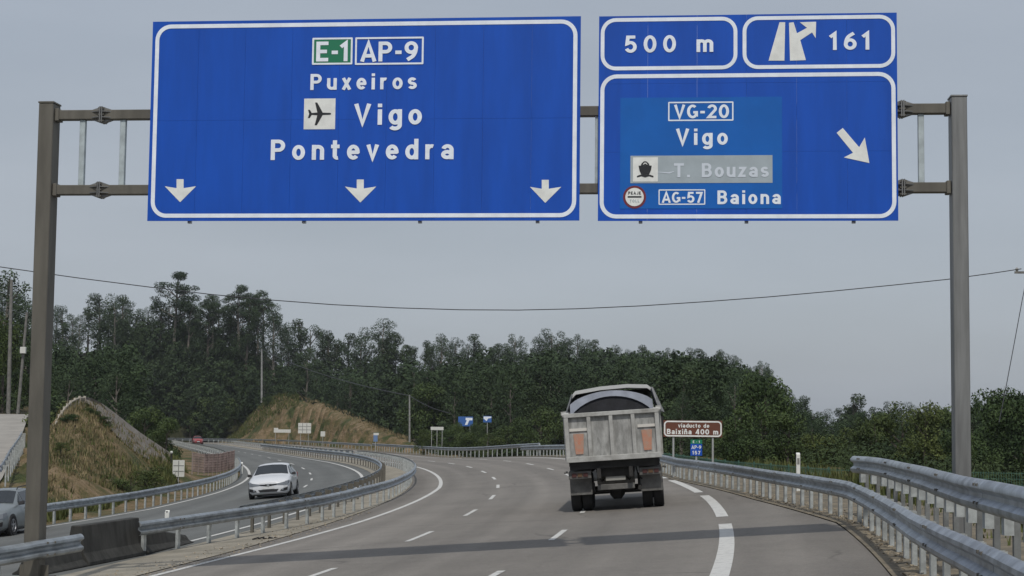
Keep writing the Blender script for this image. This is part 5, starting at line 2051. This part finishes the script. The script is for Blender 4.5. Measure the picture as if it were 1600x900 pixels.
def put_tree(kind, x, y, H_, name, label, cat='tree', group=None, var=None, z=None, wide=1.0):
    cm, tm, hh = VAR[kind][random.randrange(len(VAR[kind])) if var is None else var]
    sc_ = H_ / hh
    root = thing(name, label, cat, loc=(x, y, (gz(x, y) if z is None else z)), group=group)
    root.scale = (sc_ * wide, sc_ * wide, sc_)
    root.rotation_euler = (random.uniform(-0.04, 0.04), random.uniform(-0.04, 0.04), random.uniform(0, 6.28))
    link('trunk', tm, root)
    link('crown', cm, root)
    return root


def x_at(px, d):
    return (px - 800) / F * d


def free(x, y, m=3.0):
    s, o = to_so([x], [y])
    if -24.5 - m < o[0] < 7 + m and s[0] < 325:
        return False
    px = 800 + F * x / y
    if M1['px'][0] - 5 < px < M1['px'][-1] + 8 and y < 128 and y > 60:
        return False
    if M2['px'][0] < px < M2['px'][-1] and y < np.interp(px, M2['px'], M2['d']) + 8:
        return False
    if px < 80 and y < 122:
        return False
    return True


ZONES = [(85, 'beside the left gantry post'), (240, 'behind the grassy mound'), (430, 'below the left lane arrow'), (560, 'above the brown cutting'), (720, 'below the middle lane arrow'),
         (880, 'below the right lane arrow'), (1045, 'above the truck'), (1250, 'above the brown viaduct sign'), (1485, 'left of the right gantry post'), (9999, 'right of the right gantry post')]


def zone(px):
    for lim, nm in ZONES:
        if px < lim:
            return nm


ORD = ['first', 'second', 'third', 'fourth', 'fifth', 'sixth', 'seventh', 'eighth', 'ninth', 'tenth', 'eleventh', 'twelfth', 'thirteenth', 'fourteenth']


def hz(px):
    return 664 + 0.011 * (px - 800)


# skyline row on the ridge
px = -40.0
order = {}
while px < 1660:
    d = D_RIDGE + random.uniform(-14, 4)
    if px > 1250:
        d = D_RIDGE - random.uniform(60, 130)
    x = x_at(px, d)
    top_y = float(np.interp(px, SKY_X, SKY_Y)) + random.uniform(-5, 15)
    zt = CAMZ + (hz(px) - top_y) / F * d
    zg = gz(x, d)
    H_ = min(max(zt - zg, 8.0), 17.0)
    kind = random.choice(['pine', 'pine', 'euc', 'euc'])
    zn = zone(px)
    key = (kind, zn)
    order[key] = order.get(key, 0) + 1
    put_tree(kind, x, d, H_ * 1.03, 'pine_tree' if kind == 'pine' else 'eucalyptus_tree',
             ORD[min(order[key], 14) - 1] + ' ' + ('round-topped pine' if kind == 'pine' else 'slender eucalyptus') + ' from the left on the skyline ' + zn,
             group='skyline ' + ('pines ' if kind == 'pine' else 'eucalyptus ') + zn, z=zt - H_, wide=random.uniform(0.85, 1.15))
    px += random.uniform(11, 18) if px < 1250 else random.uniform(18, 30)
# trees standing out of the skyline
for (px, ty, hh, kind, lab, wd_, dd) in (
        (272, 427, 19, 'dome', 'tall broad round-crowned tree rising highest on the skyline, below the cable', 1.05, 392),
        (375, 447, 16, 'dome', 'open flat-crowned tree on the skyline, right of the highest round tree', 1.1, 392),
        (404, 455, 15, 'dome', 'ragged open tree on the skyline, second right of the highest round tree', 0.95, 394),
        (333, 462, 14, 'dome', 'low open crown with sky gaps between the two tallest skyline trees', 1.0, 390),
        (158, 461, 15, 'pine', 'dark bushy pine standing above the skyline behind the mound', 1.25, 392),
        (196, 463, 14, 'pine', 'twin-topped pine on the skyline left of the highest round tree', 1.2, 394),
        (600, 503, 15, 'euc', 'rounded tree rising above the skyline over the brown cutting foot', 1.35, 392),
        (861, 517, 15, 'euc', 'tall rounded tree on the skyline just left of the truck', 1.35, 392),
        (803, 525, 14, 'euc', 'narrow upright tree on the skyline between domed trees', 1.0, 392),
        (690, 527, 14, 'euc', 'rounded tree on the skyline above the larger blue sign in the trees', 1.15, 392),
        (740, 524, 14, 'pine', 'broad dark pine on the skyline right of the rounded tree', 1.15, 392),
        (1190, 567, 14, 'euc', 'thin open tree at the right end of the high skyline', 0.8, 380),
        (8, 430, 16, 'euc', 'tall dark tree at the far left picture edge behind the wooden pole', 1.2, 200),
        (1335, 618, 12, 'pine', 'pointed pine in the low gap left of the right gantry post', 1.25, 250),
        (1257, 622, 11, 'pine', 'small dark pine at the bottom of the skyline dip', 1.0, 270)):
    x = x_at(px, dd)
    zt = CAMZ + (hz(px) - ty) / F * dd
    put_tree(kind, x, dd, hh, 'tree', lab, z=zt - hh * 0.97, wide=wd_)


def sign_gap(px, d):
    """the two blue panels and the boards stay in view between the trees"""
    return (668 < px < 775 and d < 190) or (424 < px < 512 and d < 330)


# front rows of the wood, the ones that show largest
placed = []
tries = 0
while len(placed) < 190 and tries < 9000:
    tries += 1
    px = random.uniform(-50, 1680)
    if px < 300:
        d = random.uniform(130, 270)
    elif px < 640:
        d = random.uniform(345, 385) if px < 480 else random.uniform(290, 380)
    elif px < 1040:
        d = random.uniform(176, 290)
    elif px < 1250:
        d = random.uniform(100, 240)
    else:
        d = random.uniform(95, 220)
    x = x_at(px, d)
    if sign_gap(px, d) or not free(x, d, 3):
        continue
    if any((x - a) ** 2 + (d - b) ** 2 < 3.0 ** 2 for a, b in placed):
        continue
    z = gz(x, d)
    H_ = random.uniform(9, 14)
    # keep the crowns below the skyline of the hill behind
    ysk = float(np.interp(px, SKY_X, SKY_Y)) + random.uniform(16, 70) + (max(0.0, 280 - d) * 0.42 if px < 345 else 0.0)
    H_ = min(H_, CAMZ + (hz(px) - ysk) / F * d - z)
    if H_ < 2.5:
        continue
    placed.append((x, d))
    kind = random.choice(['pine', 'euc', 'euc', 'pine', 'broad']) if H_ > 5 else random.choice(['broad', 'broad', 'euc'])
    if px > 1040:
        kind = random.choice(['pine', 'pine', 'euc'])
    nm = {'pine': 'pine_tree', 'euc': 'eucalyptus_tree', 'broad': 'broadleaf_tree'}[kind]
    lb = {'pine': 'dark pine', 'euc': 'grey-green eucalyptus', 'broad': 'bushy mid-green tree'}[kind]
    put_tree(kind, x, d, H_, nm, lb + ' inside the front of the wood, ' + zone(px), group=lb + ' in the wood ' + zone(px), z=z - 0.2, wide=random.uniform(0.9, 1.2))

# the rest of the wood as one mass
VV, FF = [], []
off_ = 0
cnt = 0
tries = 0
while cnt < 1550 and tries < 18000:
    tries += 1
    px = random.uniform(180, 400) if cnt % 6 == 0 else random.uniform(-120, 1720)
    lo, hi = (300, 398) if cnt % 6 == 0 else (150, 398) if px < 345 else ((300, 398) if px < 640 else ((185, 398) if px < 1040 else (130, 350)))
    d = random.uniform(lo, hi)
    x = x_at(px, d)
    if sign_gap(px, d) or not free(x, d, 3):
        continue
    z = gz(x, d)
    ysk = float(np.interp(px, SKY_X, SKY_Y)) + random.uniform(6, 45) + (max(0.0, 300 - d) * 0.42 if px < 345 else 0.0)
    H_ = min(random.uniform(9, 14), CAMZ + (hz(px) - ysk) / F * d - z)
    if H_ < 3:
        continue
    v, f, hh = random.choice(NEARV if d < 215 else LOWV)
    a = random.uniform(0, 6.28)
    k_ = H_ / hh
    wd_ = k_ * random.uniform(0.9, 1.2)
    rot = np.array([[math.cos(a), -math.sin(a), 0], [math.sin(a), math.cos(a), 0], [0, 0, 1]])
    q = (v @ rot.T) * np.array([wd_, wd_, k_]) + np.array([x, d, z])
    VV.append(q)
    FF.append(f + off_)
    off_ += len(v)
    cnt += 1
print('forest trees', cnt, 'quads', off_ // 4)
wood = link('forest', np_mesh('forest', np.concatenate(VV), np.concatenate(FF), mat('forest_leaf', (0.018, 0.033, 0.016), 0.8, col2=(0.056, 0.086, 0.038), scale=0.2, detail=6, spec=0.2, fac_lo=0.32, fac_hi=0.68), False))
tag(wood, 'dense dark green wood filling the hillside behind the motorway', kind='stuff')

# single trees and shrubs along the verge on the right, and along the far bend
for (px, ty, by, d, kind, lab, wd_) in (
        (1188, 592, 745, 84, 'broad', 'full bright green tree behind the wire fence, right of the brown sign', 0.85),
        (1150, 640, 740, 80, 'broad', 'lower leafy bush at the left foot of the bright green tree', 1.0),
        (1228, 648, 750, 80, 'broad', 'dark leafy bush at the right foot of the bright green tree', 1.0),
        (1400, 628, 760, 88, 'light', 'yellow-green young tree left of the right gantry post', 0.9),
        (1443, 634, 762, 86, 'light', 'pale green sapling close to the right gantry post', 0.8),
        (1360, 652, 760, 84, 'light', 'low yellow-green shrub behind the raised guardrail end', 1.0),
        (1310, 668, 757, 82, 'light', 'small yellowish shrub between the marker post and the raised guardrail', 1.1),
        (1272, 680, 755, 82, 'light', 'low olive shrub behind the slim white marker post', 1.2),
        (1550, 612, 770, 84, 'broad', 'dark leafy tree at the right picture edge under the guy wire', 0.8),
        (1600, 598, 770, 80, 'broad', 'big dark tree cut by the right picture edge', 0.85),
        (1475, 640, 765, 90, 'broad', 'dense green bush directly behind the right gantry post', 0.9),
        (1520, 650, 770, 78, 'broad', 'round green bush right of the right gantry post', 0.9),
        (858, 640, 700, 165, 'broad', 'dark bush behind the bent end of the distant guardrail', 1.0),
        (765, 676, 697, 172, 'light', 'small bright green shrub below the blue signs', 1.4),
        (790, 668, 698, 174, 'broad', 'mid-green shrub right of the small bright shrub', 1.2),
        (730, 668, 697, 174, 'broad', 'dark shrub under the larger blue sign in the trees', 1.1),
        (700, 672, 697, 176, 'broad', 'shrub in front of the pale board on legs', 1.1),
        (716, 652, 697, 177, 'broad', 'leafy bush covering the left edge of the larger blue sign', 0.62),
        (749, 651, 697, 178, 'broad', 'leafy bush in the gap between the two blue signs', 0.55),
        (140, 634, 652, 94, 'broad', 'dark green bush on the mound just below the crest channel', 1.6),
        (165, 650, 668, 95, 'broad', 'second dark bush on the mound, lower along the crest channel', 1.7),
        (108, 643, 662, 89, 'broad', 'dark bush below the railing on the left flank of the mound', 1.6),
        (95, 690, 706, 80, 'light', 'light green weeds clump on the left flank of the mound', 1.8),
        (232, 728, 748, 88, 'light', 'olive weeds clump low on the right end of the mound', 1.8),
        (205, 742, 756, 84, 'light', 'green weeds clump at the foot of the mound behind the guardrail', 2.0),
        (662, 672, 697, 178, 'light', 'pale shrub right of the lower grey pole', 0.9),
        (815, 655, 700, 172, 'broad', 'taller bush between the small shrubs and the truck', 0.9),
        (100, 628, 662, 112, 'light', 'bright green bush peeping over the left flank of the mound', 1.3),
        (425, 616, 640, 350, 'broad', 'low green scrub on the top of the brown cutting', 1.6),
        (458, 611, 626, 338, 'broad', 'small scrub on the crest of the brown cutting, right of the first', 1.3),
        (258, 655, 700, 128, 'broad', 'dark bush behind the lower end of the mound', 1.0),
        (230, 640, 690, 130, 'broad', 'taller dark bush behind the middle of the mound crest', 1.0),
        (3, 500, 640, 128, 'light', 'leafy light green tree at the left picture edge behind the poles', 0.6)):
    t_ = at_y(px, ty, d)
    b = at_y(px, by, d)
    zg = gz(b.x, d)
    z = min(b.z, zg) if zg < t_.z - 0.8 else b.z
    H_ = t_.z - z
    put_tree(kind, b.x, d, H_, 'shrub' if H_ < 3.2 else 'broadleaf_tree', lab, cat='shrub' if H_ < 3.2 else 'tree', z=z - 0.05, wide=wd_ * (1.0 if H_ > 2 else 1.2))

# undergrowth that closes the foot of the wood: one mass of low scrub
cl = []
rg = np.random.default_rng(77)
n_s = 0
while n_s < 420:
    px = rg.uniform(-60, 1680)
    if px < 345:
        d = rg.uniform(124, 190)
    elif px < 640:
        d = rg.uniform(330, 380)
    elif px < 1040:
        d = rg.uniform(166, 215)
    else:
        d = rg.uniform(64, 130)
    x = x_at(px, d)
    if not free(x, d, 0.5):
        continue
    z = gz(x, d)
    r_ = rg.uniform(0.7, 1.7)
    cl.append((x, d, z + r_ * 0.35, r_, r_ * rg.uniform(0.5, 0.9)))
    n_s += 1
near_ = [c for c in cl if c[1] < 135 and c[0] > 0]
far_ = [c for c in cl if not (c[1] < 135 and c[0] > 0)]
v, f = leaves(far_, 75, 0.2, rg)
v2, f2 = leaves(near_, 330, 0.085, rg)
v, f = np.concatenate([v, v2]), np.concatenate([f, f2 + len(v)])
ug = link('undergrowth', np_mesh('undergrowth', v, f, mat('scrub_leaf', (0.020, 0.036, 0.014), 0.8, col2=(0.056, 0.080, 0.030), scale=0.25, detail=6, spec=0.2), False))
tag(ug, 'low green scrub along the foot of the wood', kind='stuff')


# ------------------------------------------------------------------ grass on the mounds and verges
def tufts(name, label, n, sampler, h, m, blades=5):
    rg = np.random.default_rng(len(name) + n)
    V, Fc = [], []
    k_ = 0
    pts = sampler(rg, n)
    Z = ground_z(pts[:, 0], pts[:, 1])
    for (x, y), z in zip(pts, Z):
        for _ in range(blades):
            a = rg.uniform(0, 6.28)
            hh = h * rg.uniform(0.4, 1.2)
            dx, dy = math.cos(a), math.sin(a)
            w = hh * 0.13
            ox, oy = rg.uniform(-0.15, 0.15, 2)
            ln = rg.uniform(0.1, 0.6) * hh
            V += [(x + ox - dy * w, y + oy + dx * w, z - 0.03), (x + ox + dy * w, y + oy - dx * w, z - 0.03), (x + ox + dx * ln, y + oy + dy * ln, z + hh)]
            Fc.append((k_, k_ + 1, k_ + 2))
            k_ += 3
    o = link(name, np_mesh(name, np.array(V), np.array(Fc), m, False))
    return tag(o, label, kind='stuff')


def m1_sample(rg, n):
    out = []
    while len(out) < n:
        px = rg.uniform(62, 290)
        dc = np.interp(px, M1['px'], M1['d'])
        df = np.interp(px, [60, 75, 150, 220, 275, 300], [66, 68, 76, 86, 97, 103])
        d = rg.uniform(df + 0.3, dc)
        x = x_at(px, d)
        out.append((x, d))
    a = np.array(out)
    s, o = to_so(a[:, 0], a[:, 1])
    return a[o < -24.3]


def m2_sample(rg, n):
    px = rg.uniform(360, 645, n)
    dc = np.interp(px, M2['px'], M2['d'])
    df = np.interp(px, M2F[0], M2F[1])
    d = df + (dc - df) * rg.uniform(0.02, 1.05, n)
    a = np.stack([(px - 800) / F * d, d], 1)
    s, o = to_so(a[:, 0], a[:, 1])
    return a[o > 6]


dry = mat('dry_grass', (0.125, 0.11, 0.055), 0.9, col2=(0.27, 0.215, 0.125), scale=0.45, detail=7, spec=0.2)
grn = mat('green_grass', (0.05, 0.07, 0.022), 0.9, col2=(0.12, 0.125, 0.045), scale=0.5, detail=6, spec=0.2)
tufts('grass', 'dry tan grass covering the near mound', 2600, m1_sample, 0.22, dry)
tufts('grass', 'green grass patches on the near mound', 900, m1_sample, 0.24, grn, 5)
tufts('grass', 'dry scrubby grass on the brown cutting', 1600, m2_sample, 0.4, dry, 4)


def m2_left(rg, n):
    a = m2_sample(rg, n)
    px_ = 800 + F * a[:, 0] / a[:, 1]
    return a[(px_ < 470)]


tufts('grass', 'green scrub on the left part of the brown cutting', 4200, m2_left, 0.7, grn, 5)


def foot_sample(rg, n):
    s = rg.uniform(-10, 52, n)
    o = -23.6 - np.abs(rg.normal(0, 0.7, n))
    return np.array([P(a, b)[:2] for a, b in zip(s, o)])


def verge_sample(rg, n):
    s = rg.uniform(-60, 20, n)
    return np.array([P(a, rail_o(a) + b)[:2] for a, b in zip(s, rg.uniform(1.6, 6, n))])


tufts('grass', 'fresh green grass along the outer guardrail of the opposite carriageway', 1300, foot_sample, 0.42, grn, 6)
tufts('grass', 'weeds beyond the outer shoulder guardrail', 1400, verge_sample, 0.35, grn, 5)


def median_sample(rg, n):
    s = rg.uniform(20, 120, n)
    return np.array([P(a, b)[:2] for a, b in zip(s, rg.uniform(-11.4, -10.3, n))])


# dry leaves and grit swept against the outer rail and onto the median
V, Fc = [], []
rg = np.random.default_rng(5)
for i in range(3200):
    if i < 2200:
        s = rg.uniform(-60, -18)
        o = rail_o(s) - 0.25 + abs(rg.normal(0, 0.35))
    else:
        s = rg.uniform(-45, -15)
        o = rg.uniform(-11.0, -9.6)
    p = P(s, o, 0.03)
    a = rg.uniform(0, 6.28)
    r_ = rg.uniform(0.012, 0.04)
    tz = rg.uniform(0, 0.03)
    k_ = len(V)
    V += [(p.x + r_ * math.cos(a), p.y + r_ * math.sin(a), p.z + tz), (p.x + r_ * math.cos(a + 2), p.y + r_ * math.sin(a + 2), p.z), (p.x + r_ * math.cos(a + 4), p.y + r_ * math.sin(a + 4), p.z + tz * 0.5)]
    Fc.append((k_, k_ + 1, k_ + 2))
o = link('litter', np_mesh('litter', np.array(V), np.array(Fc), mat('litter_tan', (0.16, 0.12, 0.07), 0.9, col2=(0.40, 0.34, 0.25), scale=9), False))
tag(o, 'dry leaves and grit swept along the barriers', kind='stuff')
# a dropped strip of tyre on the hard strip by the central rail
q = ground_pt(416, 843)
m_ = MB()
for i in range(5):
    a = 0.5 * i - 1
    m_.box((0.13 * i - 0.26, 0.05 * math.sin(i * 2.1), 0.025 + 0.012 * (i % 2)), (0.15, 0.13 - 0.02 * (i % 3), 0.03), Matrix.Rotation(0.3 * math.sin(a * 2), 3, 'Y'))
o = m_.build('tyre_scrap', rubber)
o.location = q
tag(o, 'torn scrap of black tyre lying beside the central guardrail', 'debris')

# ------------------------------------------------------------------ thin haze in the air
lo_z = float(GZ.min()) - 1.0
hi_z = max(float(GZ.max()), 34.0) + 3.0
hb = MB()
hb.box((0, 500, (lo_z + hi_z) / 2), (2640, 2440, hi_z - lo_z))
hz_m = bpy.data.materials.new('haze_air')
hz_m.use_nodes = True
for n_ in list(hz_m.node_tree.nodes):
    if n_.type != 'OUTPUT_MATERIAL':
        hz_m.node_tree.nodes.remove(n_)
pv = hz_m.node_tree.nodes.new('ShaderNodeVolumePrincipled')
pv.inputs['Color'].default_value = (0.86, 0.90, 0.95, 1)
pv.inputs['Density'].default_value = 0.00013
pv.inputs['Anisotropy'].default_value = 0.2
hz_m.node_tree.links.new(pv.outputs[0], [n_ for n_ in hz_m.node_tree.nodes if n_.type == 'OUTPUT_MATERIAL'][0].inputs['Volume'])
ho = hb.build('haze', hz_m)
tag(ho, 'thin pale haze in the air over the whole valley', kind='stuff')
print('ground z', lo_z, hi_z)
